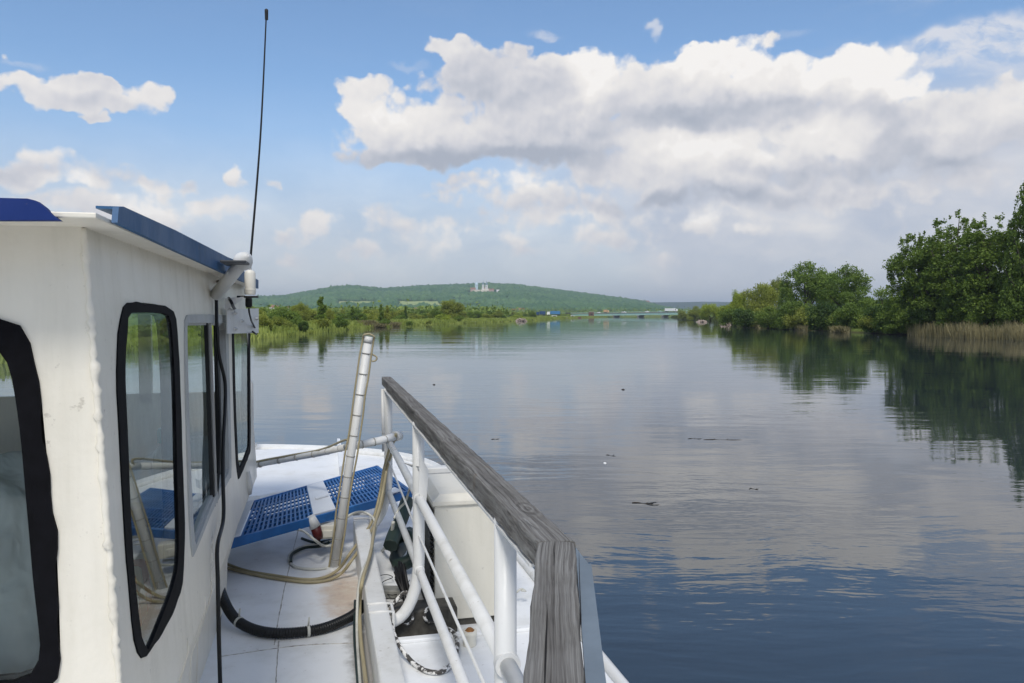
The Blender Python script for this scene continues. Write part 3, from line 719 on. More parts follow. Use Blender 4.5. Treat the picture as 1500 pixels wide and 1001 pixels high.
def house(p, w, d, h, rh, label, wallm, group=None, name='house', rz=0, roofm=None):
    root = empty(name, p, rz); tag(root, label, 'house', group)
    m = MB(); m.box((0, 0, h/2-1), (w, d, h+2)); m.build('wall', wallm, root)
    m = MB(); m.prism([(-w/2-.5, -d/2-.5, h), (w/2+.5, -d/2-.5, h), (w/2+.5, 0, h+rh), (-w/2-.5, 0, h+rh)], (0, 0, .35)); m.prism([(-w/2-.5, d/2+.5, h), (w/2+.5, d/2+.5, h), (w/2+.5, 0, h+rh), (-w/2-.5, 0, h+rh)], (0, 0, .35))
    m.prism([(-w/2, -d/2, h), (-w/2, d/2, h), (-w/2, 0, h+rh)], (w, 0, 0)); m.build('roof', roofm or M_REDR, root)
    for k in (-.28, .0, .28):
        m = MB(); m.box((k*w, -d/2-.03, h*.55), (w*.1, .08, h*.28)); m.build('window', M_WIN, root)
    return root
# monastery on the hill top
mc = PR(708, CH_D); mc.z = ground_z(mc.x, mc.y)+4
rzc = -YAW
root = empty('monastery_church', (mc.x, mc.y, mc.z-6), rzc); tag(root, 'white twin-towered monastery church on the hill top above the forest', 'church')
px = CH_D/F; onhill = lambda u, v: (lambda p: (p.x, p.y, ground_z(p.x, p.y)+3))(PR(u, slope_dist(u, v)))
def tower(cx, zt, w, mt, dome=True):
    m = MB(); m.box((cx*px, -6, zt*px/2+0), (w, w, zt*px), ch=.2); o = m.build('tower', mt, root)
    d = MB(); d.lathe([(w*.62, zt*px), (w*.6, zt*px+1.2), (w*.5, zt*px+4), (w*.28, zt*px+7), (w*.14, zt*px+8.5), (w*.16, zt*px+10), (.15, zt*px+14)], (cx*px, -6, 0), 12); d.build('dome', M_DOME, o)
    for dz in (.55, .8):
        q = MB(); q.box((cx*px, -6-w/2-.04, zt*px*dz), (w*.3, .1, 2.6)); q.build('window', M_WIN, o)
tower(-.2, 11, 7.5, M_WHITEP); tower(5, 10.5, 8, M_WHITEP)
m = MB(); m.box((7.2, 6, 6), (26, 26, 12)); m.build('nave_wall', M_PLAST, root)
m = MB(); m.prism([(-6.5, -7.2, 12), (21, -7.2, 12), (7.2, -7.2, 18)], (0, 28, 0)); m.build('roof', M_REDR, root)
m = MB(); m.box((-24, 14, 12), (10, 10, 24)); m.lathe([(5.6, 24), (6, 25), (5.6, 29), (3.5, 33), (1, 35.5), (.9, 38), (.1, 42)], (-24, 14, 0), 14); m.build('cupola_tower', simple('pale_blue_plaster', (.55, .68, .74)), root)
m = MB(); m.box((-2, -12, 4), (52, 5, 8)); m.box((-30, -6, 3), (12, 9, 7)); m.build('precinct_wall', M_PLAST, root)
house(onhill(693, 428.5), 17, 9, 7, 5, 'small red-roofed monastery outbuilding left of the hill-top church', M_PINK, None, 'monastery_outbuilding', rzc)
house(onhill(720, 428), 17, 8, 4, 3, 'low red-roofed wing right of the hill-top church', M_PINK, None, 'monastery_outbuilding', rzc)
house(onhill(729.5, 430), 9, 8, 5, 3, 'small white house alone in the forest right of the hill-top church', M_WHITEP, None, 'house', rzc, M_WHITEP)
# castle on the right shoulder of the hill
cp_ = PR(946, CA_D); cp_.z = ground_z(cp_.x, cp_.y)+5; root = empty('castle', tuple(cp_), rzc); tag(root, 'pinkish castle building with dark red roof on the right shoulder of the long hill', 'castle')
m = MB(); m.box((2, 0, 4), (30, 14, 14)); m.box((-14, 0, 5), (10, 12, 16)); m.build('wall', simple('pale_pink_stone', (.55, .42, .38)), root)
m = MB(); m.prism([(-13, -7.5, 11), (17.5, -7.5, 11), (12, 0, 17), (-9, 0, 17)], (0, .4, .3)); m.prism([(-13, 7.5, 11), (17.5, 7.5, 11), (12, 0, 17), (-9, 0, 17)], (0, -.4, .3)); m.build('roof', M_REDR, root)
for k in range(5):
    m = MB(); m.box((-8+k*5, -7.05, 5), (1.6, .1, 3)); m.build('window', M_WIN, root)
tw = MB(); tw.lathe([(4, -4), (4, 17), (4.6, 17), (4.4, 19), (.2, 25)], (-20, 0, 0), 12); tw.build('tower', M_WHITEP, root)
# village houses in front of the hill
VH = [(488,456.5,1300),(494,457,1250),(503,456,1350),(508,457.5,1300),(602,456,1500),(609,454.5,1550),(615,455.5,1500),(621,453.8,1600),(627,455.5,1500),(549,456,1500),(399,452,1200),(404,453,1150),(423,453,1300),(753,457,1300),(764,456,1250),(641,455,1450)]
h0 = house(tuple(fwd(*VH[0])-Vector((0,0,2))), 8, 7, 4.2, 2.4, 'tiny pale village house between the left bank trees and the hill', M_WHITEP, 'village houses below the hill', 'house', rzc)
for k, (u, v, d) in enumerate(VH[1:]):
    c = copy_tree(h0); c.location = fwd(u, v, d)-Vector((0, 0, 2)); c.rotation_euler.z = rzc+random.uniform(-.7, .7)

# bridge
A, B = fwd(828, 460.2, 930), fwd(1014, 457.0, 800); A0 = fwd(790, 461.3, 960)
root = empty('girder_bridge', (0, 0, 0)); tag(root, 'long low green girder road bridge crossing the river in the distance', 'bridge')
ax = (B-A).normalized(); sd = Vector((ax.y, -ax.x, 0)); Lb = (B-A).length
m = MB(); m.beam(A, B, 12, .5); m.build('road_deck', M_CONC, root)
for s in (-1, 1):
    m = MB(); m.beam(A+sd*5.2*s-Vector((0, 0, 1.35)), B+sd*5.2*s-Vector((0, 0, 1.45)), .5, 2.5)
    for k in range(int(Lb/4)): m.box(A+ax*(k*4+2)+sd*(5.2*s+.27*s)-Vector((0, 0, 1.35)), (.2, .1, 2))
    m.build('girder', M_GIRD, root)
    m = MB(); m.beam(A+sd*5.9*s+Vector((0, 0, 1.25)), B+sd*5.9*s+Vector((0, 0, 1.25)), .12, .15)
    for k in range(int(Lb/3)): p = A+ax*(k*3+1)+sd*5.9*s; m.tube([p, p+Vector((0, 0, 1.25))], .06, 5)
    m.build('parapet', M_GIRD, root)
for u in (903, 938.5, 974):
    P0 = fwd(u, 459, 700); n_ = Vector((-sd.x, -sd.y, 0)) if False else sd
    # intersect view column with bridge line
    r = ray(u, 459); k = ((A-CAM).cross(ax)).z/(Vector((r.x, r.y, 0)).cross(ax)).z; q = CAM+r*k
    m = MB(); m.box((q.x, q.y, (q.z-2.4)/2-1), (2.2, 9, q.z-.4), rot=Matrix.Rotation(math.atan2(sd.y, sd.x)-R_(90), 3, 'Z'), ch=.3); m.box((q.x, q.y, q.z-2.6), (3, 11, .8), rot=Matrix.Rotation(math.atan2(sd.y, sd.x)-R_(90), 3, 'Z'))
    m.build('pier', M_CONC, root)
lk = fwd(866, 465, 815); root = empty('lock_tower', (lk.x, lk.y, 0), rzc); tag(root, 'rust-brown block tower standing in the water against the green bridge', 'tower')
m = MB(); m.box((0, 0, 2.2), (5.2, 6, 6.6), ch=.15); m.build('wall', M_RUSTB, root)
m = MB(); m.box((0, 0, 5.7), (5.8, 6.6, .5)); m.build('roof', M_CONC, root)
m = MB(); m.box((0, -3.04, 3.2), (2.2, .08, 1.2)); m.build('window', M_WIN, root)
lg = fwd(829, 464, 860); root = empty('lock_gate', (lg.x, lg.y, 0), rzc); tag(root, 'dark steel lock gate frame left of the rust-brown tower by the bridge', 'lock gate')
m = MB(); m.box((0, 0, 3.0), (12, 2, 1.2)); m.box((-5, 0, 1), (1.6, 2, 6)); m.box((4.5, 0, 1), (1.6, 2, 6)); m.box((0, 0, .9), (9, 1, 1.4)); m.build('frame', M_DKST, root)
m = MB(); m.box((2, 0, 4.2), (5, 1.6, 1.6)); m.build('machine_house', M_DKST, root)
for (u, v, d, L, lab, col) in ((817, 467.2, 560, 12, 'long flat brownish work barge moored left of the lock gate', M_CONC), (842, 467, 640, 9, 'small rusty-hulled barge moored nearest the bridge tower', M_RUSTB)):
    p = fwd(u, v, d); root = empty('barge', (p.x, p.y, 0), rzc+R_(8)); tag(root, lab, 'barge')
    m = MB(); m.prism([(-L/2, -1.8, -.3), (L/2, -1.8, -.3), (L/2+.9, -1.8, .9), (-L/2-.6, -1.8, .9)], (0, 3.6, 0)); m.build('hull', col, root)
    m = MB(); m.box((-L*.22, 0, 1.6), (L*.28, 2.6, 1.5), ch=.06); m.build('cabin', M_WHITEP, root)
    m = MB(); m.box((-L*.22, -1.32, 1.8), (L*.2, .06, .6)); m.build('window', M_WIN, root)
p = fwd(806, 468.6, 430); 
def heap(name, u, v, d, L, H, mt, label, cat):
    p = fwd(u, v, d); m = MB(); r = random.Random(int(u))
    for k in range(90):
        x = r.uniform(-1, 1); z = r.random()*(1-x*x)**.6; s = r.uniform(.35, .8)
        m.box((x*L/2, r.uniform(-2, 2), z*H), (s, s*.9, s*.7), rot=Matrix.Rotation(r.uniform(0, 3), 3, (r.random(), r.random(), 1)), ch=.08)
    o = m.build(name, mt); o.location = (p.x, p.y, -.1); o.rotation_euler.z = rzc; tag(o, label, cat)
heap('stone_heap', 763.5, 471, 340, 4.6, 1.3, M_STONE, 'pinkish stone heap on the left bank where the river bends', 'stone heap')
heap('stone_heap', 1028, 471.5, 300, 3.2, .8, M_STONE, 'small pale stone heap at the waterline of the far right bank', 'stone heap')
heap('stone_heap', 1063, 475.5, 220, 2.4, .8, M_STONE, 'pale stones at the tip of the near right bank', 'stone heap')
# traffic
def vehicle(u, kind, mt, label, dist=None, L=10.0, cabm=None):
    r = ray(u, 459); k = ((A-CAM).cross(ax)).z/(Vector((r.x, r.y, 0)).cross(ax)).z; q = CAM+r*k
    t_ = (q-A).dot(ax)/Lb; q = A+(B-A)*t_+sd*0 + Vector((0, 0, .27))
    root = empty('lorry' if kind == 'lorry' else 'car', q, math.atan2(ax.y, ax.x)); tag(root, label, 'lorry' if kind == 'lorry' else 'car')
    if kind == 'lorry':
        m = MB(); m.box((-1.2, 0, 2.35), (L-3, 2.5, 2.7), ch=.06); m.build('cargo_box', mt, root)
        m = MB(); m.prism([(L/2-2.4, -1.2, .7), (L/2, -1.2, .7), (L/2, -1.2, 2.0), (L/2-.35, -1.2, 3.1), (L/2-2.4, -1.2, 3.1)], (0, 2.4, 0)); m.build('cab', cabm or M_WHITEV, root)
        m = MB(); m.box((-.5, 0, .8), (L-1, 1.2, .25)); m.build('chassis', M_DKST, root); xs = (-L/2+1, -L/2+2.2, L/2-1.5)
        m = MB(); m.box((L/2-.9, -1.22, 2.3), (1.0, .05, .8)); m.build('window', M_WIN, root); R0 = .5
    else:
        m = MB(); m.prism([(-L/2, -.85, .3), (L/2, -.85, .3), (L/2, -.85, .8), (L*.28, -.85, .95), (L*.12, -.85, 1.45), (-L*.32, -.85, 1.45), (-L/2, -.85, .95)], (0, 1.7, 0)); m.build('body', mt, root)
        m = MB(); m.box((-.2, -.87, 1.18), (L*.4, .04, .35)); m.build('window', M_WIN, root); xs = (-L*.3, L*.32); R0 = .33
    for x in xs:
        for y in (-1, 1):
            m = MB(); m.lathe([(R0, -.12), (R0, .12)], (0, 0, 0), 12); w = m.build('wheel', M_TYRE, root); w.rotation_euler = (R_(90), 0, 0); w.location = (x, y*(1.1 if kind == 'lorry' else .78), R0)
    return root
vehicle(983, 'lorry', M_WHITEV, 'white lorry at the right end of the bridge', L=15)
vehicle(888, 'lorry', M_ORV, 'orange and white lorry right of the rust-brown tower on the bridge', L=6.6, cabm=M_ORV)
vehicle(914, 'car', M_WHITEV, 'grey-white van in the middle of the bridge', L=5.4)
vehicle(948, 'car', M_WHITEV, 'small white car on the bridge left of the dark round tree', L=4.3)
vehicle(966, 'car', M_GIRD, 'small green-tinted car close behind the white lorry', L=4.3)
vehicle(877, 'car', M_WHITEV, 'small white car just right of the rust-brown tower', L=4.2)
def parked(u, v, d, L, mt, label, cabm):
    q = fwd(u, v, d); z = ground_z(q.x, q.y); o = vehicle(888, 'lorry', mt, label, L=L, cabm=cabm); o.location = (q.x, q.y, q.z-3.4); o.rotation_euler.z = rzc+math.pi
    return o
parked(811, 456.3, 640, 11.0, M_BLUEV, 'bright blue lorry with white cab on the left approach to the bridge', M_WHITEV)
parked(792.5, 456.6, 660, 8.0, M_DBLUE, 'dark blue lorry left of the bright blue one on the bridge approach', M_DBLUE)
# embankment that carries the approach road
m = MB(); a_, b_ = fwd(770, 459.6, 680), fwd(826, 459.8, 700)
m.beam(a_-Vector((0, 0, 1.6)), b_-Vector((0, 0, 1.6)), 16, 3.2); m.beam(b_-Vector((0, 0, 1.6)), A-Vector((0, 0, 1.2)), 13, 2.6)
tag(m.build('road_embankment', MATS['meadow_ground']), kind='structure')
# ------------------------------------------------------------------ things afloat
M_STICK = simple('wet_driftwood', (.04, .032, .025), .5); M_FOAM = simple('white_foam', (.8, .8, .78), .6)
def floater(u, v, L, label, name='driftwood', mt=None, bend=.12, n=2):
    p = PZ(u, v, 0); r = random.Random(int(u*7+v)); m = MB()
    for k in range(n):
        a = r.uniform(-.25, .25); pts = [Vector((L*(-.5+t/5), L*bend*math.sin(t*1.3+k)+a*.1*t, .002+.006*math.sin(t*2+k))) for t in range(6)]
        m.tube(spline(pts, 3), [.007*(.5+.5*math.sin(math.pi*min(1, (i+2)/16))) for i in range(16)], 6)
    for k in range(2): x = r.uniform(-.3, .3)*L; m.tube([(x, 0, .006), (x+.08*L, .13*L, .012)], [.005, .002], 5)
    o = m.build(name, mt or M_STICK); o.location = (p.x, p.y, 0); o.rotation_euler.z = -YAW+r.uniform(-.15, .15); tag(o, label, 'driftwood')
floater(946, 738, .42, 'short dark forked stick floating alone right of the wooden handrail')
floater(1105, 717, .17, 'tiny bent twig floating right of the forked stick', n=1, bend=.3)
floater(1058, 644, .9, 'long straight thin dark stick afloat in the middle of the river', n=1, bend=.02)
floater(1018, 643, .35, 'short stick afloat just left of the long straight one', n=1)
floater(895, 667, .2, 'small twig afloat above the white foam fleck', n=1)
floater(726, 644, .2, 'small dark twig afloat just right of the far end of the handrail', n=1)
def fleck(u, v, s, label, name, mt, cat):
    p = PZ(u, v, 0); m = MB(); r = random.Random(int(u)); m.lathe([(s*.6, -.02), (s, .0), (s*.85, s*.35), (s*.3, s*.6)], (0, 0, 0), 9)
    m.v = [Vector((q.x*(1+r.uniform(-.2, .2)), q.y*1.3*(1+r.uniform(-.2, .2)), q.z)) for q in m.v]
    o = m.build(name, mt); o.location = (p.x, p.y, 0); tag(o, label, cat)
fleck(886, 679, .035, 'white foam fleck floating right of the handrail', 'foam_fleck', M_FOAM, 'foam')
fleck(913, 571, .06, 'small dark float bobbing far out in the river', 'float', M_STICK, 'float')
fleck(636, 564, .06, 'small dark float bobbing beyond the far end of the handrail', 'float', M_STICK, 'float')
# ------------------------------------------------------------------ the boat (heading +Y, deck 1.75 m below the eye)
from mathutils.geometry import tessellate_polygon
DK = ZC-1.75
def paint(name, col, grime=.35, rough=.38, lump=.006, streak=True, rust=0.0):
    m, t, b, P = mat(name, col, rough, 0, .45)
    geo = t.new('ShaderNodeNewGeometry').outputs['Position']
    n1 = t.noise(geo, 1.7, 5, .65); n2 = t.noise(t.vm('MULTIPLY', geo, (9, 9, .9)) if streak else geo, 1.3 if streak else 4, 5, .6); n3 = t.noise(geo, 26, 4, .7)
    g = t.math('ADD', t.math('MULTIPLY', n1, .5), t.math('MULTIPLY', n2, .5))
    k = t.mapr(g, .44, .72, 0, grime, True)
    c = t.mix(k, (*col, 1), (col[0]*.52, col[1]*.50, col[2]*.42, 1))
    spk = t.mapr(t.math('ADD', n3, t.math('MULTIPLY', n1, .25)), .78, .86, 0, .6*min(1, grime*2))
    c = t.mix(spk, c, (.22, .18, .13, 1))
    if rust: c = t.mix(t.mapr(t.noise(geo, 3.1, 6, .7), 1-.42*rust, 1-.30*rust), c, (.26, .11, .035, 1))
    t.L.new(c, b.inputs['Base Color'])
    t.L.new(t.mapr(n1, .3, .7, rough-.08, rough+.2), b.inputs['Roughness'])
    h = t.math('ADD', t.math('MULTIPLY', t.noise(geo, 9, 3), 1.0), t.math('MULTIPLY', t.noise(geo, 60, 3), .25))
    bump(t, b, h, lump, .8)
    return m
P_CAB = paint('cream_white_cabin_paint', (.80, .755, .65), .30, .33, .005, True, .5)
P_DECK = paint('white_deck_paint', (.80, .81, .81), .42, .5, .004, False, .62)
P_TUBE = paint('white_tube_paint', (.71, .71, .69), .40, .35, .003, True, .80)
P_BOX = paint('cream_locker_paint', (.72, .69, .60), .25, .4, .003)
P_HULL = paint('white_hull_paint', (.70, .70, .70), .5, .4, .004)
def deck_extra():
    m = P_DECK; t = NT(m.node_tree); b = m.node_tree.nodes['Principled BSDF']
    src = b.inputs['Base Color'].links[0].from_socket; geo = t.new('ShaderNodeNewGeometry').outputs['Position']
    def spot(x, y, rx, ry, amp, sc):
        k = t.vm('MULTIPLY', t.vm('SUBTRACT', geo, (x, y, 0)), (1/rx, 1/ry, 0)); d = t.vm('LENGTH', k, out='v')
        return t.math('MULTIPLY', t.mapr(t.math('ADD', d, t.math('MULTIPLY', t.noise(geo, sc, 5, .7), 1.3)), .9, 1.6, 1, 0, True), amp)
    c = t.mix(spot(.12, 5.0, .20, .65, .6, 5), src, t.ramp(t.noise(geo, 14, 4, .7), [(.35, (.50, .36, .20)), (.55, (.45, .25, .09)), (.7, (.25, .12, .04))]))
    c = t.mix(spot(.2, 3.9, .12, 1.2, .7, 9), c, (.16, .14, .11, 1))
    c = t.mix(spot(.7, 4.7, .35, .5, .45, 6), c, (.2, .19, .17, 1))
    t.L.new(c, b.inputs['Base Color'])
deck_extra()
M_BLUE = paint('faded_blue_trim_paint', (.015, .09, .215), .45, .5, .003)
M_NAVY = paint('dark_blue_canvas', (.008, .03, .16), .2, .8, .003, False)
M_SEAL = simple('black_rubber_seal', (.0035, .0035, .005), .75, 0, .4, 20); M_SEAL.node_tree.nodes['Principled BSDF'].inputs['Specular IOR Level'].default_value = .12
def chipped_seal():
    m = M_SEAL; t = NT(m.node_tree); b = m.node_tree.nodes['Principled BSDF']; src = b.inputs['Base Color'].links[0].from_socket
    geo = t.new('ShaderNodeNewGeometry').outputs['Position']; n = t.noise(t.vm('MULTIPLY', geo, (1, 1, .5)), 22, 6, .75)
    big = t.mapr(t.noise(geo, 3.3, 3), .42, .62, .10, 0)
    c = t.mix(t.mapr(t.math('ADD', n, big), .79, .81, 0, 1), src, (.6, .58, .52, 1))
    t.L.new(c, b.inputs['Base Color']); bump(t, b, n, .003, .6)
chipped_seal()
M_GREYF = paint('grey_window_frame_paint', (.42, .43, .42), .5, .45, .002)
M_BLACK = simple('black_plastic', (.012, .013, .014), .45); M_DARKIN = simple('dark_cabin_lining', (.10, .10, .095), .8)
M_GALV = simple('galvanised_steel', (.20, .24, .27), .5, .3, .15, 8)
M_ALU = simple('dull_aluminium', (.55, .55, .53), .4, .7)
def wood_mat(ky, kx=.0, kamp=1.0, fq=1.0):
    m, t, b, P = mat('weathered_grey_wood', (.25, .24, .22), .85, 0, .2)
    # P is in the plank's own frame: x across, y along, z up
    w = t.vm('MULTIPLY_ADD', t.vm('SUBTRACT', t.noise(t.vm('MULTIPLY', P, (5, 1.3, 5)), 1, 3, out='Color'), (.5, .5, .5)), (.05, 0, .05), P)
    # a knot that the grain flows round
    kn = t.vm('LENGTH', t.vm('MULTIPLY', t.vm('SUBTRACT', P, (kx, ky, 0)), (1, .34, .4)), out='v')
    push = t.math('DIVIDE', .0016, t.math('ADD', t.math('MULTIPLY', kn, kn), .0012))
    sx = t.new('ShaderNodeSeparateXYZ'); t.L.new(w, sx.inputs[0])
    g1 = t.noise(t.comb(t.math('MULTIPLY', t.math('ADD', sx.outputs[0], t.math('MULTIPLY', push, .012)), 110*fq), t.math('MULTIPLY', sx.outputs[1], 1.6), t.math('MULTIPLY', sx.outputs[2], 60)), 1, 4, .6)
    g2 = t.noise(t.comb(t.math('MULTIPLY', sx.outputs[0], 330), t.math('MULTIPLY', sx.outputs[1], 5), t.math('MULTIPLY', sx.outputs[2], 250)), 1, 3, .6)
    g = t.math('ADD', t.math('MULTIPLY', g1, .65), t.math('MULTIPLY', g2, .35))
    ring = t.math('SINE', t.math('ADD', t.math('MULTIPLY', kn, 420), t.math('MULTIPLY', t.noise(P, 30, 2), 5)))
    inside = t.mapr(kn, .012, .038, 1, 0, True)
    g = t.math('ADD', g, t.math('MULTIPLY', t.math('MULTIPLY', ring, inside), .07*kamp))
    c = t.ramp(g, [(.30, (.045, .042, .038)), (.44, (.13, .122, .112)), (.58, (.235, .228, .212)), (.75, (.34, .33, .31))])
    c = t.mix(t.mapr(t.noise(P, 3.5, 4, .6), .45, .65, 0, .55), c, t.mix(1, c, (.62, .60, .56), 'MULTIPLY'))
    c = t.mix(t.mapr(t.noise(P, 9, 4, .6), .6, .75, 0, .5), c, (.20, .135, .08))
    t.L.new(c, b.inputs['Base Color']); bump(t, b, g, .006, 1.0)
    return m
M_WOOD = wood_mat(.30, .012); M_WOOD2 = wood_mat(1.1, -.01); M_WOOD3 = wood_mat(-3, 0, 0, 1.5)
def glass_mat(name, tint, dirt=.06, ior=2.5):
    m = bpy.data.materials.new(name); m.use_nodes = True; t = NT(m.node_tree); t.N.clear()
    tr = t.new('ShaderNodeBsdfTransparent'); tr.inputs[0].default_value = (*tint, 1)
    gl = t.new('ShaderNodeBsdfGlossy'); gl.inputs['Roughness'].default_value = .01; gl.inputs[0].default_value = (.92, .97, .95, 1)
    df = t.new('ShaderNodeBsdfDiffuse'); df.inputs[0].default_value = (.4, .42, .4, 1)
    fr = t.new('ShaderNodeFresnel'); fr.inputs[0].default_value = ior
    mx = t.new('ShaderNodeMixShader'); t.L.new(fr.outputs[0], mx.inputs[0]); t.L.new(tr.outputs[0], mx.inputs[1]); t.L.new(gl.outputs[0], mx.inputs[2])
    geo = t.new('ShaderNodeNewGeometry').outputs['Position']
    k = t.mapr(t.noise(t.vm('MULTIPLY', geo, (1, 1, .4)), 7, 5, .7), .45, .75, .01, dirt)
    m2 = t.new('ShaderNodeMixShader'); t.L.new(k, m2.inputs[0]); t.L.new(mx.outputs[0], m2.inputs[1]); t.L.new(df.outputs[0], m2.inputs[2])
    o = t.new('ShaderNodeOutputMaterial'); t.L.new(m2.outputs[0], o.inputs[0]); return m
M_GLASS = glass_mat('window_glass', (.66, .76, .72), .20, 2.0); M_GLASS2 = glass_mat('clear_glass', (.78, .84, .83), .10, 1.4)

BOAT = empty('passenger_boat', (0, 0, 0)); tag(BOAT, 'white river boat with a blue-edged cabin at the left and wooden-topped railing', 'boat')

# side wall plane, leaning outwards to its foot
SX0, SL = -.583, .0545
Z1 = ZC+.228
SP = Vector((SX0, 2.2, Z1)); SN = Vector((1, 0, SL)).normalized()      # outward normal (+X)
def S(u, v): return PP(u, v, SP, SN)
def sx(z): return SX0+SL*(Z1-z)
def panel(mb, outer, holes, n, th):
    """flat panel with holes; n is the outward normal, th the thickness inwards"""
    n = Vector(n); rings = [[Vector(p) for p in outer]]+[[Vector(p) for p in h] for h in holes]
    flat = [p for r in rings for p in r]
    tri = tessellate_polygon(rings)
    mb.add(flat, [list(f) for f in tri]); mb.add([p-n*th for p in flat], [list(f)[::-1] for f in tri])
    for r in rings:
        k = len(r)
        for i in range(k): a, b = r[i], r[(i+1) % k]; mb.add([a, b, b-n*th, a-n*th], [[0, 1, 2, 3]])
def ring(mb, outer, inner, n, proud, th):
    """frame between two outlines of equal count"""
    n = Vector(n); k = len(outer)
    for i in range(k):
        j = (i+1) % k
        o0, o1, i0, i1 = outer[i], outer[j], inner[i], inner[j]; up = n*proud; dn = -n*th
        mb.add([o0+up, o1+up, i1+up, i0+up], [[0, 1, 2, 3]]); mb.add([o0+dn, o1+dn, o1+up, o0+up], [[0, 1, 2, 3]]); mb.add([i0+up, i1+up, i1+dn, i0+dn], [[0, 1, 2, 3]]); mb.add([o0+dn, o1+dn, i1+dn, i0+dn], [[3, 2, 1, 0]])
def resample(pts, n, start=0):
    P = spline(pts, 10, True); L = [0]
    for i in range(len(P)): L.append(L[-1]+(P[(i+1) % len(P)]-P[i]).length)
    out = []; k = 0
    for i in range(n):
        d = L[-1]*i/n
        while L[k+1] < d: k += 1
        f = (d-L[k])/(L[k+1]-L[k]+1e-9); out.append(P[k].lerp(P[(k+1) % len(P)], f))
    return out
def shrink(pts, c, d):
    """move outline points towards the inside by d, inside its plane"""
    k = len(pts); out = []
    for i in range(k):
        t_ = (pts[(i+1) % k]-pts[i-1]).normalized(); nn = t_.cross(c); 
        cen = sum(pts, Vector())/k
        if (cen-pts[i]).dot(nn) < 0: nn = -nn
        out.append(pts[i]+nn*d)
    return out
def px(f, L): return [f(*p) for p in L]
W1o = [(180,452),(186,444),(212,444),(236,448),(252,456),(257,468),(261,520),(264,600),(266.5,680),(269.5,772),(266.5,850),(260,878),(247,909),(212,962),(204,958),(196,945),(187.5,860),(180,760),(173.5,640),(170,560),(170.5,516),(173,484)]
W1i = [(186,466),(190,459),(214,458),(236,459),(246,463),(249,474),(253,522),(256,600),(257.5,680),(260,772),(259,826),(254,852),(244,882),(216,951),(211,946),(206,934),(196,850),(190,760),(185.5,640),(182,560),(182.5,516),(185,488)]
W2o = [(269.5,470),(273,462),(300,461),(326,462),(332,467),(334,520),(336,600),(337.5,690),(334,704),(312,744),(283,812),(279.5,806),(277,780),(274,700),(271,600),(269.5,520)]
W2i = [(272.5,478),(275,474),(300,473.5),(322,474),(328,478),(330,520),(332,600),(334,684),(331,697),(311,733),(286,797),(283.5,792),(281.5,770),(278,690),(275,600),(273,520)]
W3o = [(339.5,478),(342,470),(352,469),(362,470),(366,476),(366.3,520),(366.5,590),(366.8,652),(364,668),(350,701),(347.5,694),(345.5,680),(342,600),(340,520)]
W3i = [(342.5,484),(344.5,478),(352,477),(360,478),(363.2,482),(363.5,520),(363.8,590),(364,648),(361.5,661),(351.5,685),(349.6,680),(348.2,670),(345.2,600),(343.2,520)]
NR = 64
def outline(f, o, i): return resample(px(f, o), NR), resample(px(f, i), NR)
def align(a, b):
    # same starting corner
    k = min(range(NR), key=lambda s: (b[s]-a[0]).length); return b[k:]+b[:k]
win = []
for o, i in ((W1o, W1i), (W2o, W2i), (W3o, W3i)):
    a, b = outline(S, o, i); b = align(a, b); win.append((a, b))
ZT = Z1+.0; YA, YF, YL, ZB = 2.2, 6.50, 5.02, ZC-1.28
def SYZ(y, z): return Vector((sx(z), y, z))
Y0 = YA+.002
m = MB()
# upper side, with its window openings
panel(m, [SYZ(Y0, ZT), SYZ(Y0, ZB+.0), SYZ(YF-.03, ZB), SYZ(YF, ZB+.08), SYZ(YF, ZT-.01)], [w[0] for w in win], SN, .045)
XT, XB, XF = sx(ZB), -.565, -.575; ZM = ZC-1.50
# lower side, upright, back to where the forepart overhangs the deck
low = [(XT, ZB), (XB, ZM), (XF, DK)]
for (xa, za), (xb_, zb_) in zip(low, low[1:]): m.prism([(xa, Y0, za), (xb_, Y0, zb_), (xb_-.05, Y0, zb_), (xa-.05, Y0, za)], (0, YL-Y0, 0))
m.box(((XB-.08-3.3)/2, YL-.022, (DK+ZB)/2), (3.3+XB-.08, .04, ZB-DK)); m.box(((XT-.047-3.3)/2, (YL+YF)/2-.03, ZB+.006), (3.3+XT-.047, YF-YL-.0, .03))
m.box(((-.60-3.3)/2, YF-.03, (ZB+ZT)/2-.55), (3.3-.60, .05, .95)); m.box(((-.60-3.3)/2, YF-.03, ZT-.09), (3.3-.60, .05, .17))
for x in (-1.3, -2.1, -2.9, -3.28): m.box((x, YF-.03, (ZB+ZT)/2+.2), (.09, .05, .70))
m.build('side_wall', P_CAB, BOAT)
# a lumpy weld bead down the aft corner and thin run marks on the lower side
r = random.Random(3); m = MB(); pts = []; rs = []
for k in range(150):
    z = ZT-.01-(ZT-DK)*k/149; x = (sx(z) if z > ZB else (XT+(XB-XT)*(ZB-z)/(ZB-ZM) if z > ZM else XB)); pts.append((x+.001+r.uniform(-.0015, .0015), YA-.001+r.uniform(-.003, .003), z)); rs.append(.0065+.009*abs(math.sin(k*.9+math.sin(k*.31)*3))*r.random())
m.tube(pts, rs, 8); m.build('weld_bead', P_CAB, BOAT)
for (u, v0, v1) in ((271,895,1001),(297,838,1001),(307,822,1001)):
    m = MB(); a = S(u, v0); m.tube([SYZ(a.y, ZB+.05)+SN*.001, Vector((XT+.001, a.y, ZB)), Vector((XB+.001, a.y, ZM)), Vector((XF+.001, a.y, DK+.02))], .003, 6); m.build('paint_run', P_CAB, BOAT)
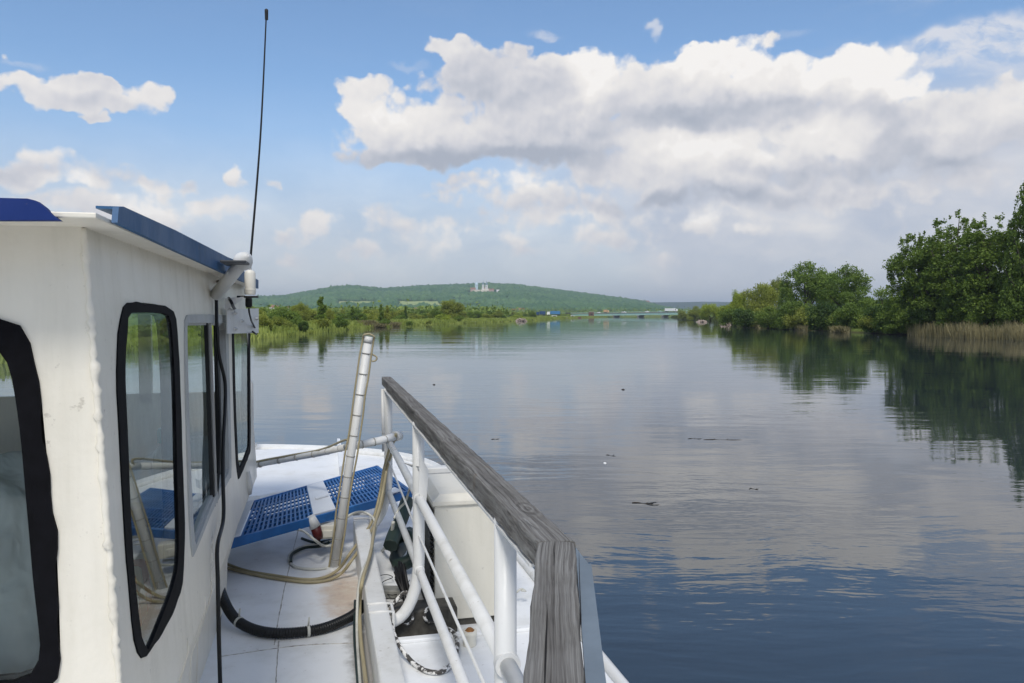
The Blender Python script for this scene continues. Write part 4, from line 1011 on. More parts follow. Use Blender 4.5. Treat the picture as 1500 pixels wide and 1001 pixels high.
# aft wall with the big bagged window
def AW(u, v): return PY(u, v, YA)
AN = Vector((0, -1, 0))
W0o = [(-330,440),(-230,436),(-100,446),(-30,458),(8,470),(28,482),(44,508),(58,564),(66,640),(74,720),(82,791),(87,900),(88,963),(84,988),(74,1003),(40,1022),(-100,1030),(-300,1030),(-360,1000),(-380,850),(-370,600),(-355,480)]
W0i = [(-320,476),(-230,472),(-100,484),(-40,496),(-4,510),(8,524),(17,545),(25,590),(32,644),(37,700),(44,780),(50,850),(58,920),(60,950),(55,975),(40,992),(0,1000),(-100,1002),(-300,1000),(-330,980),(-345,850),(-335,600)]
a0, b0 = resample(px(AW, W0o), NR), resample(px(AW, W0i), NR); b0 = align(a0, b0)
zt, x0 = ZT, sx(ZT)
m = MB(); panel(m, [(-3.3, YA, ZT+.0), (sx(ZT)-.001, YA, ZT), (sx(ZB), YA, ZB), (XB, YA, ZM), (XF, YA, DK), (-3.3, YA, DK)], [a0], AN, .045); m.build('aft_wall', P_CAB, BOAT)
m = MB(); m.box((-3.32, 4.2, DK+.55), (.05, 4.5, 1.1)); m.box((-3.32, 4.2, ZT-.08), (.05, 4.5, .18))
for y in (2.1, 3.3, 4.5, 5.7, 6.45): m.box((-3.32, y+.06, DK+1.42), (.05, .14, .66))
m.build('far_wall', P_CAB, BOAT)
m = MB(); m.box((-1.98, 3.6, DK+.03), (2.6, 2.7, .04)); m.box((-1.98, 5.75, ZB+.04), (2.6, 1.36, .03)); m.build('cabin_floor', M_DARKIN, BOAT)
# windows: black or grey frames with panes
def facing(P, n):
    a = sum(((P[k]-P[0]).cross(P[k+1]-P[0]) for k in range(1, len(P)-1)), Vector())
    return P if a.dot(n) > 0 else P[::-1]
def window(o, i, n, proud, fm, label=None, ragged=0.0, seed=1, pane=True, inset=.003, gm=None):
    rr_ = random.Random(seed); mb = MB(); oo = [p.copy() for p in o]
    if ragged:
        c = sum(o, Vector())/len(o); ph = [rr_.uniform(0, 6) for _ in range(4)]
        for k in range(len(oo)): oo[k] = oo[k]+(oo[k]-c).normalized()*(ragged*(math.sin(k*1.7+ph[0])+math.sin(k*.63+ph[1])+rr_.uniform(-.6, .6)))
    ring(mb, oo, i, n, proud, .05); w = mb.build('window', fm, BOAT)
    if label: w['label'] = label
    inner = shrink(i, n, .003 if fm is M_SEAL else .010); mb = MB(); ring(mb, i, inner, n, -.006, .03); mb.build('inner_frame', M_BLACK if fm is M_SEAL else M_GREYF, w)
    if pane:
        g = MB(); g.add(facing([p-n*inset for p in i], n), [list(range(len(i)))]); g.build('pane', gm or M_GLASS, w, recalc=False)
    return w
window(a0, b0, AN, .008, M_SEAL, 'aft cabin window with a thick ragged black seal', .0035, 4, gm=M_GLASS2)
window(win[0][0], win[0][1], SN, .004, M_SEAL, 'tall side window with a black seal, nearest the aft corner', .0025, 7)
w2 = window(win[1][0], win[1][1], SN, .006, M_GREYF, 'grey-framed sliding side window standing half open', .0008, 9, pane=False)
window(win[2][0], win[2][1], SN, .003, M_SEAL, 'foremost narrow side window', .0015, 11)
def poly_on(f, L, off): return [f(*p)+SN*off for p in L]
g = MB(); g.add(facing(poly_on(S, [(272,473),(304,473),(315,742),(311,742),(286,799),(282,795)], -.016), SN), [list(range(6))]); g.build('pane', M_GLASS, w2, recalc=False)
def strip(u0, v0, u1, v1, w, off, mt, name, par=None):
    a, b = S(u0, v0)+SN*off, S(u1, v1)+SN*off; q = MB(); q.beam(a, b, w, .02, up=SN); return q.build(name, mt, par or w2)
strip(304.5,474,314.5,742,.035,-.008,M_BLACK,'pane_edge'); strip(308,474,317,737,.012,-.004,M_ALU,'slide_rail'); strip(311.5,474,319,733,.05,-.022,M_BLACK,'pane_edge')
strip(326,476,331.5,694,.10,-.035,M_BLACK,'inner_jamb')
# roof with its blue edge
m = MB(); zr = ZC+.222; m.box(((-.50-3.5)/2, (1.99+6.66)/2, zr+.006), (3.0, 4.67, .013), ch=.003); m.build('roof', P_CAB, BOAT)
def FX(u, v): return PX(u, v, -.495)
m = MB(); m.prism(px(FX, [(163,326),(165,303.5),(172,302.5),(250,337),(300,362),(330,377),(352,385.5),(357,388),(351,396),(364,404),(376,410.5),(376,423),(350,411.5),(320,398.5),(250,367)]), (.014, 0, 0)); m.prism(px(FX, [(172,302.5),(250,337),(300,362),(330,377),(330,380),(250,341),(172,306.5)]), (-.05, 0, 0)); m.build('roof_trim', M_BLUE, BOAT)
def RA(u, v): return PY(u, v, 1.97)
m = MB(); m.prism(px(RA, [(-420,322),(-420,296),(-300,291),(-100,289),(0,290),(40,291),(52,294),(64,303),(76,315),(86,322.5)]), (0, .03, 0)); m.build('roof_lip', M_NAVY, BOAT)
# slanting vent pipe through the roof edge with its cap
m = MB(); a, b = PX(322,425,-.525), PX(352,388,-.40); m.tube([a+(a-b)*.2, b+(b-a)*.12], .034, 16); vp = m.build('vent_pipe', P_TUBE, BOAT)
d = (b-a).normalized(); m = MB(); q = d.to_track_quat('Z', 'Y').to_matrix().to_4x4(); m.lathe([(.045, 0), (.05, .012), (.046, .03), (.03, .06), (.008, .075)], (0, 0, 0), 18, Matrix.Translation(b+d*.02) @ q); m.build('vent_cap', P_TUBE, vp)
m = MB(); c = PX(346,386,-.41); m.box(c, (.12, .30, .012), ch=.003); m.build('vent_flange', M_DKST, vp)
# bracket plate with bolts
def BX(u, v): return PX(u, v, -.40)
bp = [PX(333,453,-.535), PX(379,452,-.40), PX(379,488,-.40), PX(333,489,-.535)]
m = MB(); n_ = (bp[1]-bp[0]).cross(bp[3]-bp[0]).normalized(); m.prism(bp, n_*.006); 
ar = [PX(334,453,-.53), PX(334,437,-.53), PX(357,435,-.44), PX(357,438,-.44), PX(338,440,-.52), PX(338,453,-.52)]; m.prism(ar, n_*.02)
br = m.build('bracket_plate', P_TUBE, BOAT)
m = MB()
for (u, v) in ((343,459),(353,470.5),(343.5,482),(374.5,467)):
    f = (u-333)/46; p = PX(u, v, -.535+.135*f)-n_*.0; m.lathe([(.013, 0), (.013, .006), (.006, .006), (.006, .014)], (0, 0, 0), 6, Matrix.Translation(p+(n_ if n_.dot(CAM-p) > 0 else -n_)*.004) @ (n_ if n_.dot(CAM-p) > 0 else -n_).to_track_quat('Z', 'Y').to_matrix().to_4x4())
m.build('bolt', M_ALU, br)
# nub under the overhang
m = MB(); p = PX(364,712,-.50); m.tube([p+Vector((0, 0, .10)), p, p-Vector((0, 0, .06))], [.012, .03, .02], 10); m.build('drain_spout', P_TUBE, BOAT)

# hull and deck
OUT = [(1.365,-4),(1.365,2),(1.365,6.8),(1.34,7.9),(1.24,8.8),(.98,9.45),(.5,9.95),(-.2,10.35),(-1.0,10.62),(-2.0,10.75),(-3.0,10.62),(-4.0,10.1),(-4.9,9.2),(-5.3,8.0),(-5.4,6.5),(-5.4,-4)]
OUT = [(p.x, p.y) for p in spline([Vector((x, y, 0)) for x, y in OUT], 5)]
m = MB(); m.add([(x, y, DK) for x, y in OUT], [list(range(len(OUT)))]); m.build('deck', P_DECK, BOAT)
m = MB(); k = len(OUT)
for i in range(k-1):
    (x0_, y0_), (x1_, y1_) = OUT[i], OUT[i+1]; s = .93
    m.add([(x0_, y0_, DK+.0), (x1_, y1_, DK), (x1_*s-.14, y1_-.15*(y1_ > 9), -.4), (x0_*s-.14, y0_-.15*(y0_ > 9), -.4)], [[0, 1, 2, 3]])
m.build('hull', P_HULL, BOAT)
m = MB(); m.tube([(x, y, DK+.012) for x, y in OUT], .028, 8); m.build('gunwale', P_TUBE, BOAT)
m = MB()   # low bulwark lip round the bow and a raised trunk deck inside it
bow = [p for p in OUT if p[1] > 7.2]
for i in range(len(bow)-1): a, b = Vector((*bow[i], DK+.04)), Vector((*bow[i+1], DK+.04)); m.beam(a, b, .012, .08, ext=.004)
m.build('bulwark', P_DECK, BOAT)
m = MB(); m.prism([(-.55, 7.45, DK+.001), (.20, 7.95, DK+.001), (.34, 9.6, DK+.001), (-.5, 10.0, DK+.001), (-3.6, 10.0, DK+.001), (-4.3, 8.6, DK+.001), (-4.0, 7.0, DK+.001)], (0, 0, .10)); m.build('trunk_deck', P_DECK, BOAT)
m = MB(); a, b = PZ(498,655,DK+.2), PZ(506,692,DK+.1); m.prism([PZ(497,697,DK+.1), PZ(506,692,DK+.1), PZ(498,653,DK+.1), PZ(494,653,DK+.1)], (0, 0, .09)); m.build('trunk_rib', P_DECK, BOAT)
r = random.Random(5); m = MB()
def seam(L, rad=.0035):
    P = spline([PZ(u, v, DK+.001) for u, v in L], 14); m.tube([p+Vector((r.uniform(-.0012, .0012), r.uniform(-.0012, .0012), 0)) for p in P], [rad*r.uniform(.4, 1.2) for _ in P], 6)
seam([(438,772),(424,830),(412,885),(402,945)]); seam([(322,962),(420,948),(470,944),(528,942)]); seam([(408,940),(404,1001)]); seam([(325,880),(322,930)])
m.build('deck_seam', simple('grimy_weld_seam', (.40, .38, .35), .8, 0, .5, 30), BOAT)
# the near side deck stands a step higher, right of the rail beam
m = MB(); m.box((.815, .5, DK+.035), (.95, 7.0, .068), ch=.008); m.build('deck_step', P_DECK, BOAT)
m = MB(); m.box((.815, 3.996, DK+.078), (.95, .05, .02), ch=.006); m.build('step_coaming', P_DECK, BOAT)
m = MB(); c = PZ(688,945,DK+.07); m.lathe([(.034, 0), (.036, .05), (.038, .055), (.038, .075), (.03, .075)], c, 20); cap = m.build('filler_neck', P_BOX, BOAT)
m = MB(); m.lathe([(.027, .06), (.027, .074), (.012, .088)], c, 6); m.build('filler_cap', simple('rusty_brass', (.32, .15, .05), .7, .3, .5, 30), cap)
# bow stanchion
m = MB(); p = PZ(368.5,655,DK+.08); m.tube([p+Vector((0, 0, -.05)), p+Vector((0, 0, .80)), p+Vector((-.03, 0, .87)), p+Vector((-.10, 0, .90))], .028, 10); m.box(p+Vector((0, 0, .02)), (.12, .12, .04), ch=.01); m.build('bow_stanchion', M_ALU, BOAT)
# T shaped fitting on the side deck behind the rail post
m = MB(); c = PZ(640,684,ZC-1.10); c = Vector((.93, 5.45, 0)); z_ = ZC-1.0
pT = PY(640,688,5.9); m.box(pT, (.36, .10, .045), ch=.008); m.prism([pT+Vector((-.13, -.04, -.022)), pT+Vector((.10, -.04, -.022)), pT+Vector((.02, -.04, -.26)), pT+Vector((-.06, -.04, -.26))], (0, .06, 0)); m.box((pT.x-.02, pT.y, (pT.z-.26+DK)/2), (.08, .06, pT.z-.26-DK)); m.build('cleat_post', P_TUBE, BOAT)

# railing: beam, bent posts, rails, wooden handrail
RAIL = MB(); XR = .49
RAIL.beam((.285, -1.5, DK+.115), (.275, 5.9, DK+.115), .105, .225, ch=.012); rail = RAIL.build('railing', P_TUBE, BOAT)
def post(y, ztop, zs, zend, xend, rad):
    q = MB(); z0, z1, ze = ZC-ztop, ZC-zs, ZC-zend
    pts = [Vector((XR, y, z0)), Vector((XR, y, (z0+z1)/2)), Vector((XR, y, z1))]
    for k in range(1, 9):
        a = k/8*math.pi/2*.92; pts.append(Vector((XR-(XR-xend)*(1-math.cos(a)), y-.0, z1-(z1-ze)*math.sin(a))))
    pts.append(Vector((xend-.02, y, ze-.01))); q.tube(pts, rad, 16); o = q.build('post', P_TUBE, rail)
    q = MB(); q.box((xend+.005, y, ze), (.014, .15, .15), ch=.003); q.tube([(xend+.012, y-.06, ze+.07), (xend-.05, y-.06, ze+.078), (xend-.12, y-.06, ze+.078)], .008, 6); q.tube([(xend+.012, y+.06, ze+.07), (xend-.05, y+.06, ze+.078), (xend-.12, y+.06, ze+.078)], .008, 6); q.build('post_flange', P_TUBE, rail)
post(4.08, .56, 1.27, 1.60, .345, .031); post(5.98, .56, 1.22, 1.60, .345, .031)
q = MB(); q.tube([(XR, 2.09, ZC-.56), (XR, 2.09, DK+.07)], .031, 18); q.lathe([(.05, 0), (.05, .012), (.036, .02)], (XR, 2.09, DK+.069), 18); q.build('post', P_TUBE, rail)
q = MB(); q.tube([(XR-.035, 6.06, ZC-.57), (XR-.03, 6.06, ZC-1.05)], .012, 8); q.tube([(XR, 6.02, ZC-.95), (XR, 2.11, ZC-.96)], .024, 14)
q.tube([(XR, 1.0, ZC-.97), (XR, 2.07, ZC-.96)], .024, 14); q.lathe([(.036, -.014), (.036, .014)], (0, 0, 0), 14, Matrix.Translation((XR, 2.07, ZC-.96)) @ Matrix.Rotation(R_(90), 4, 'X')); q.build('mid_rail', P_TUBE, rail)
for zz, rr2 in ((.9575, .030), (1.337, .028)):
    q = MB(); q.tube([(XR, 4.08-.036, ZC-zz), (XR, 4.08-.028, ZC-zz), (XR, 4.08+.028, ZC-zz), (XR, 4.08+.036, ZC-zz)], [rr2-.006, rr2, rr2, rr2-.006], 14); q.build('weld_collar', P_TUBE, rail)
q = MB(); q.tube([(XR, 6.0, ZC-1.345), (XR, 4.08, ZC-1.335), (XR+.002, 1.0, ZC-1.33)], .0215, 14); q.build('lower_rail', P_TUBE, rail)
q = MB(); q.tube([(XR, 6.0, ZC-1.10), (XR, 4.1, ZC-1.155), (XR, 1.0, ZC-1.165)], .0065, 8); q.build('rail_wire', P_TUBE, rail)
# gusset on the middle post
q = MB(); g0 = [PY(615,664,4.0), PY(628,690,4.0), PY(624,742,4.0), PY(613,722,4.0)]; q.prism(g0, (0, .008, 0)); q.prism([PY(590,678,4.2), PY(616,684,4.0), PY(616,688,4.0), PY(602,684,4.15)], (0, .03, 0)); q.build('gusset', P_TUBE, rail)
q = MB(); q.beam((XR+.0, 1.72, ZC-.575), (XR+.0, 6.03, ZC-.575), .06, .008, ch=.001); q.build('rail_strip', P_GREY if 'P_GREY' in globals() else P_TUBE, rail)
C0 = PZ(815,793,ZC-.50); Fd = PZ(566,552,ZC-.50); N0 = PZ(811.5,1001,ZC-.50); d_ = (N0-C0).normalized(); N0 = C0+d_*2.2
def plank(a, b, w, h, name, segs=60, miterA=None, miterB=None, seed=1, wm=None):
    """a bar in its own frame (y along) so that its grain runs along it; slightly worn, ends cut square or to a mitre"""
    rr_ = random.Random(seed); a, b = Vector(a), Vector(b); y = (b-a).normalized(); x = y.cross(Vector((0, 0, 1))).normalized(); z = x.cross(y); L = (b-a).length
    M = Matrix((x, y, z)).transposed().to_4x4(); M.translation = a
    mb = MB(); prof = [(-.5, -1), (-.5, -.14), (-.47, -.04), (-.40, -.005), (0, .004), (.40, -.005), (.47, -.04), (.5, -.14), (.5, -1)]
    n = len(prof); vs = []
    for i in range(segs+1):
        t_ = i/segs
        wob = .0012*math.sin(i*.9+seed)+.0008*rr_.uniform(-1, 1)
        for (px_, pz_) in prof:
            X = px_*w+wob*(1 if px_ > 0 else -1); yy = t_*L
            if miterA is not None and i == 0: yy += X*miterA
            if miterB is not None and i == segs: yy += X*miterB
            vs.append((X, yy, pz_*h+.0008*rr_.uniform(-1, 1)))
    fs = []
    for i in range(segs):
        for k_ in range(n): k2 = (k_+1) % n; fs.append([i*n+k_, i*n+k2, (i+1)*n+k2, (i+1)*n+k_])
    mb.add(vs, fs, False); mb.add([vs[k_] for k_ in range(n)], [list(range(n))]); mb.add([vs[segs*n+k_] for k_ in range(n)], [list(range(n))])
    o = mb.build(name, wm or M_WOOD, rail); o.matrix_local = M
    return o
ang = math.acos(max(-1, min(1, (Fd-C0).normalized().dot(-(N0-C0).normalized()))))/2
J = PZ(661,642,ZC-.50); fdir = (Fd-C0).normalized()
J = C0+fdir*((J-C0).dot(fdir))
plank(C0, J-fdir*.0015, .082, .062, 'handrail', 70, miterA=-math.tan(ang), seed=2)
plank(J+fdir*.0015, Fd, .078, .060, 'handrail', 50, seed=3, wm=M_WOOD2)
plank(C0-(C0-N0).normalized()*.001, N0, .084, .062, 'handrail', 60, miterA=-math.tan(ang), seed=5, wm=M_WOOD3)
# cracks: thin dark slivers let into the near board
m = MB(); y_ = (N0-C0).normalized(); x_ = y_.cross(Vector((0, 0, 1))).normalized()
def crack(pts, w):
    P = [PZ(u, v, ZC-.4965) for u, v in pts]; P = spline(P, 6); k = len(P); r2 = random.Random(9)
    for i in range(k-1):
        f0 = math.sin(math.pi*i/(k-1))*w; f1 = math.sin(math.pi*(i+1)/(k-1))*w
        m.add([P[i]-x_*f0, P[i]+x_*f0, P[i+1]+x_*f1, P[i+1]-x_*f1], [[0, 1, 2, 3]])
crack([(812,792),(811.5,805),(812,815),(811,830)], .0009); crack([(801,879),(801.5,905),(800,935),(799,965),(798,1001),(797,1050)], .0016); crack([(848,800),(849,850),(851,900),(852,940)], .0008)
crack([(770,762),(778,770),(790,776)], .0009); crack([(700,690),(712,704),(728,718)], .0008)
m.build('wood_crack', simple('dark_wood_split', (.015, .013, .011), .9), rail, recalc=False)
# galvanised strip bolted along the outer side of the near board
a1 = PZ(843,802,ZC-.505); a2 = PZ(862,826,ZC-.505); b1 = PZ(858,1001,ZC-.505); b2 = PZ(882,1001,ZC-.505)
b1 = a1+(b1-a1)*4; b2 = a2+(b2-a2)*4
m = MB(); m.prism([a1, a2, b2, b1], (0, 0, -.012)); m.prism([a2, a2+Vector((.006, 0, 0)), b2+Vector((.006, 0, 0)), b2], (0, 0, -.06))
m.build('rail_strip', M_GALV, rail)
# ------------------------------------------------------------------ loose gear on the boat
M_CREAMP = paint('aged_white_plastic', (.78, .75, .66), .3, .4, .002)
M_TAN = simple('tan_plastic_hose', (.36, .31, .19), .4, 0, .15, 6); M_GREYC = simple('grey_white_cable', (.55, .55, .50), .45, 0, .2, 9); M_BAND = simple('grey_cable_tie', (.34, .33, .30), .5)
M_GRATE = simple('royal_blue_grating_paint', (.018, .115, .33), .4, 0, .25, 6); M_PLAIN = paint('white_sheet_metal', (.72, .74, .76), .2, .45, .002, False)
M_DGREEN = simple('dark_green_rubber_hose', (.02, .035, .03), .5); M_RODS = simple('black_rods', (.012, .012, .013), .5)
# antenna
root = empty('radio_antenna', PX(366,440,-.42)); tag(root, 'tall thin black whip antenna on a cream cylindrical base by the cabin front', 'antenna')
inv = lambda p: p-root.location
A_ = lambda u, v: inv(PX(u, v, -.42))
k_ = (PX(366,400,-.42)-PX(366,440,-.42)).length/40
m = MB(); c = A_(366,434); c2 = A_(366.5,432); m.lathe([(.030, 0), (.033, .01), (.033, 31*k_), (.028, 34*k_), (.014, 36*k_)], c2, 22); m.lathe([(.0345, 6*k_), (.0345, 8*k_)], c2, 22); m.build('antenna_base', M_CREAMP, root)
m = MB(); m.lathe([(.012, 0), (.02, .01), (.02, .05), (.016, .07)], A_(364.5,451), 12); m.tube([A_(364.5,452), A_(365,458), A_(368,470), A_(377,488), A_(375.5,490), A_(370,486)], .0055, 8); m.box(A_(363,435), (.12, .06, .012), ch=.003); m.build('cable_gland', M_BLACK, root)
m = MB(); base = A_(366.5,396.5); m.lathe([(.010, 0), (.007, .03), (.012, .05), (.012, .07), (.006, .08)], base, 12); m.build('spring_mount', M_ALU, root)
tp = inv(PX(366.5,384,-.42)); top = inv(PY(390.3,17,PX(366.5,384,-.42).y)); m = MB(); m.tube(spline([tp, tp.lerp(top, .5)+Vector((.012, 0, 0)), top], 10), [.0075-.0035*i/20 for i in range(21)], 8); wh = m.build('whip', M_BLACK, root)
m = MB(); m.lathe([(.010, -.05), (.011, 0), (.011, .01), (.004, .016)], top, 10); m.build('whip_tip', M_BLACK, root)
# black cables hanging down the cabin side
def cable(name, pts, rad, mt, label, cat='cable', seg=8, n=8, group=None):
    m = MB(); m.tube(spline(pts, seg), rad, n); o = m.build(name, mt); tag(o, label, cat, group); return o
Sx = lambda u, v, off=.02: S(u, v)+SN*off
cable('power_cable', [Sx(316,413,.01), Sx(312.5,414,.03), Sx(311.5,425), Sx(311.5,455), Sx(312,480), Sx(315,520), Sx(321,560,.03), Sx(321,600,.03), Sx(318,650,.03), Sx(317.5,700,.03), Sx(318,760,.03), PX(318.5,800,-.48), PX(319,850,-.47), PX(320.5,930,-.46), PX(322.5,1001,-.46), PX(324,1060,-.46)], .0095, M_BLACK, 'black cable hanging the whole height of the cabin side beside the open window')
cable('power_cable', [Sx(318,475,.0), Sx(316,520,.005), Sx(315.5,590), Sx(316,660), Sx(318,728,.0)], .006, M_BLACK, 'shorter thin black cable just inside the open sliding window')
cable('power_cable', [PX(335,437,-.55), PX(338,441,-.50), PX(342,450,-.50), PX(345,454,-.53)], .009, M_BLACK, 'short black cable stub between the vent pipe and the bolted bracket plate')

# folded light mast: white pole with lamp cable taped to it
B0, T0 = PY(488.5,836,5.50), PY(540,494,5.50)
root = empty('light_mast', B0); tag(root, 'leaning white pole with cable taped along it, standing on the foredeck', 'pole')
dm_ = (T0-B0); Lm = dm_.length; dn = dm_.normalized(); m = MB(); m.tube([Vector(), dm_*.5, dm_], [.030, .029, .027], 18); m.tube([dm_*.975, dm_*1.002], [.030, .030], 18)
sdv = dn.cross(Vector((0, 1, 0))).normalized()
m.cur = 1
for k in range(11):
    p = dm_*(.05+.088*k); m.tube([p-dn*.0035, p+dn*.0035], [.0312, .0312], 16)
m.build('pole', [P_TUBE, M_BAND], root)
m = MB(); r = random.Random(4)
for s in (-1, 1):
    P = [sdv*(s*.036+s*r.uniform(-.003, .007))+dm_*(k/12)+Vector((0, -.01, 0)) for k in range(12)]
    P += [dm_*.985+sdv*s*.037, dm_*1.006+sdv*s*.034+Vector((0, -.02, 0)), dm_*1.014+Vector((0, -.02, 0))]
    m.tube(spline(P, 5), .0065, 8)
m.tube(spline([dm_*.93-sdv*.04, dm_*.92-sdv*.075, dm_*.905-sdv*.07, dm_*.90-sdv*.045], 5), .006, 7); m.build('lamp_cable', M_TAN, root)
m = MB(); m.lathe([(.06, -.01), (.06, .012), (.04, .03)], (0, 0, 0), 16); m.build('foot', P_TUBE, root)
# cross pole
q = [PY(300,705,7.1), PY(365,684,6.9), PY(420,673,6.65), PY(470,664,6.3), PY(507,655,5.75), PY(519,653.5,5.66), PY(555,646,5.72), PY(582,639,5.86)]
root = empty('cross_pole', q[5]); tag(root, 'thin white pole lying across the foredeck from the cabin front to the railing', 'pole')
Q = [p-root.location for p in q]; m = MB(); m.tube(spline(Q[:4], 4)+[Q[4]], .024, 14); m.tube([Q[4], Q[5], Q[6], Q[7]], [.024, .028, .029, .030], 14); m.cur = 1
for a_, b_ in ((0, 1), (1, 2), (2, 3), (3, 4), (5, 6), (6, 7)):
    for f in (.3, .8):
        p = Q[a_].lerp(Q[b_], f); d = (Q[b_]-Q[a_]).normalized(); m.tube([p-d*.0035, p+d*.0035], .0262 if a_ < 4 else .0308, 12)
m.build('pole', [P_TUBE, M_BAND], root)
m = MB(); m.tube([Q[7]+(Q[7]-Q[6])*-.15, Q[7]+(Q[7]-Q[6])*.12], .037, 16); m.build('end_collar', P_TUBE, root)
m = MB(); m.tube(spline([p+Vector((0, -.015, .030)) for p in Q[:4]]+[Q[4]+Vector((0, -.02, .055)), Q[4]+Vector((.02, -.05, .02))], 6), .009, 7); m.build('taped_cable', M_TAN, root)

# blue grating gangway
GZ = ZC-1.45
g00, g10, g01, g11 = PZ(324,796,GZ), PZ(601,720,GZ), PZ(354,741,GZ), PZ(552,684,GZ)
root = empty('blue_gangway', (g00+g11)/2); tag(root, 'blue slotted metal gangway with white panels lying across the foredeck', 'gangway')
o_ = root.location
def G(s, t, dz=0): return g00.lerp(g10, s).lerp(g01.lerp(g11, s), t)-o_+Vector((0, 0, dz))
m = MB()
for a, b in ((G(0,0), G(1,0)), (G(0,1), G(1,1)), (G(0,0), G(0,1)), (G(1,0), G(1,1))): m.beam(a-Vector((0, 0, .02)), b-Vector((0, 0, .02)), .025, .062, ch=.004, ext=.012)
m.build('edge_frame', M_GRATE, root)
for (s0, s1, nu) in ((.085, .425, 15), (.545, .985, 19)):
    m = MB()
    for k in range(nu+1): s = s0+(s1-s0)*k/nu; m.beam(G(s, .015), G(s, .985), .013, .014)
    for k in range(9): t_ = .03+.94*k/8; m.beam(G(s0, t_, -.002), G(s1, t_, -.002), .022 if k % 2 == 0 else .011, .012)
    for k in range(14): t_ = .03+.45*k/13; m.beam(G(s0, t_, -.018), G(s1, t_, -.018), .006, .008)
    m.build('grating_panel', M_GRATE, root)
m = MB(); m.prism([G(.425, .03, .0), G(.545, .03, .0), G(.545, .985, .0), G(.425, .985, .0)], (0, 0, .016)); m.prism([G(.455, .42, .020), G(.535, .42, .020), G(.535, .49, .020), G(.455, .49, .020)], (0, 0, .012)); m.build('centre_plate', M_PLAIN, root)
m = MB(); m.prism([G(.0, .02, .012), G(.075, .02, .012), G(.075, .985, .012), G(.0, .985, .012)], (0, 0, .01)); m.build('white_strip', M_PLAIN, root); m = MB(); m.prism([G(.86, -.02, .028), G(.935, -.02, .028), G(.92, .1, .028), G(.85, .1, .028)], (0, 0, .01)); m.build('white_strip', M_PLAIN, root)
m = MB()
for s in (.12, .5, .9):
    for t_ in (.80, .95): p = G(s, t_, -.06); m.box((p.x, p.y, p.z-.09), (.05, .05, .185))
m.build('gangway_foot', M_GRATE, root)
# plug hanging under it
a, b, c = PY(454,757,5.72), PY(462,772,5.72), PY(467,790,5.72)
root = empty('deck_plug', a); tag(root, 'white plug with dark red end hanging below the blue gangway', 'plug')
m = MB(); m.tube([Vector(), b-a], [.034, .040], 16); m.build('plug_shell', P_TUBE, root)
m = MB(); m.tube([b-a, (b-a)*1.05+(c-b)*.5, c-a], [.036, .036, .028], 14); m.build('plug_face', simple('dark_red_plastic', (.09, .015, .015), .4), root)
m = MB(); m.lathe([(.012, -.03), (.012, 0)], c-a, 8); m.build('pin', M_BLACK, root)
p = PY(484,777,5.80); m = MB(); m.box((0, 0, 0), (.14, .10, .10), ch=.008); m.box((-.02, -.055, -.01), (.07, .02, .05), ch=.004); o = m.build('junction_box', P_BOX); o.location = p; tag(o, 'small cream junction box under the blue gangway beside the leaning pole', 'junction box')

# black corrugated hose
hp = [PY(322,738,5.5), PY(320,770,5.2), PY(319,800,5.12), PY(319,830,5.08), PY(322,860,4.95), PZ(331,886,DK+.10), PZ(345,907,DK+.06), PZ(368,921,DK+.036), PZ(400,927.5,DK+.032), PZ(440,926,DK+.032), PZ(475,920,DK+.032), PZ(505,908,DK+.04), PZ(524,896,DK+.06), PZ(534,884,DK+.09)]
P = spline(hp, 40); m = MB(); m.tube(P, [.029 if i % 4 < 2 else .025 for i in range(len(P))], 14); o = m.build('corrugated_hose', M_BLACK); tag(o, 'thick black corrugated hose lying in a bend on the white foredeck', 'hose')
m = MB()
for i in (250, 252, 372, 374):
    p = P[i]; d = (P[i+1]-P[i-1]).normalized(); m.tube([p-d*.004, p+d*.004], .031, 12)
for i in (251, 373): p = P[i]; m.tube([p+Vector((0, 0, .03)), p+Vector((.005, .0, .075))], .005, 5)
m.build('cable_tie', M_GREYC, o)
zc_ = lambda u, v, h=.012: PZ(u, v, DK+h)
# tan hoses
cable('tan_hose', [zc_(300,815,.05), zc_(326,824,.02), zc_(360,836), zc_(400,843), zc_(445,849), zc_(475,846), zc_(497,833,.04), PY(512,812,5.3), PY(528,790,5.5), PY(546,762,5.72), PY(556,725,5.86), PY(562,690,5.9), PY(570,660,5.9), PY(578,645,5.83), PY(580,636,5.8)], .0105, M_TAN, 'tan hose running over the deck and up to the end of the cross pole')
cable('tan_hose', [zc_(300,822,.05), zc_(326,830,.02), zc_(355,838), zc_(400,847), zc_(450,853), zc_(480,850), zc_(500,840,.04), PY(516,820,5.25), PY(534,794,5.5), PY(548,770,5.7), PY(560,735,5.86), PY(566,690,5.92), PY(574,664,5.92)], .0105, M_TAN, 'second tan hose lying beside the longer one on the foredeck')
cable('tan_hose', [PY(566,690,5.86), PY(558,735,5.75), PY(549,770,5.4), PY(543,810,4.9), zc_(531,850,.26), zc_(527,885,.12), zc_(528,930,.06), zc_(533,975,.05), zc_(540,1030,.05)], .0105, M_TAN, 'tan hose coming down the rail beam towards the near deck')
cable('grey_cable', [PY(552,770,5.6), PY(541,812,4.9), zc_(527,850,.24), zc_(523,900,.10), zc_(524,950,.04), zc_(530,1030,.04)], .008, M_GREYC, 'grey cable running aft along the foot of the rail beam')
cable('grey_cable', [zc_(520,880,.09), zc_(519,930,.03), zc_(522,975,.03), zc_(527,1040,.03)], .007, M_DGREEN, 'dark thin cable on the deck left of the rail beam')
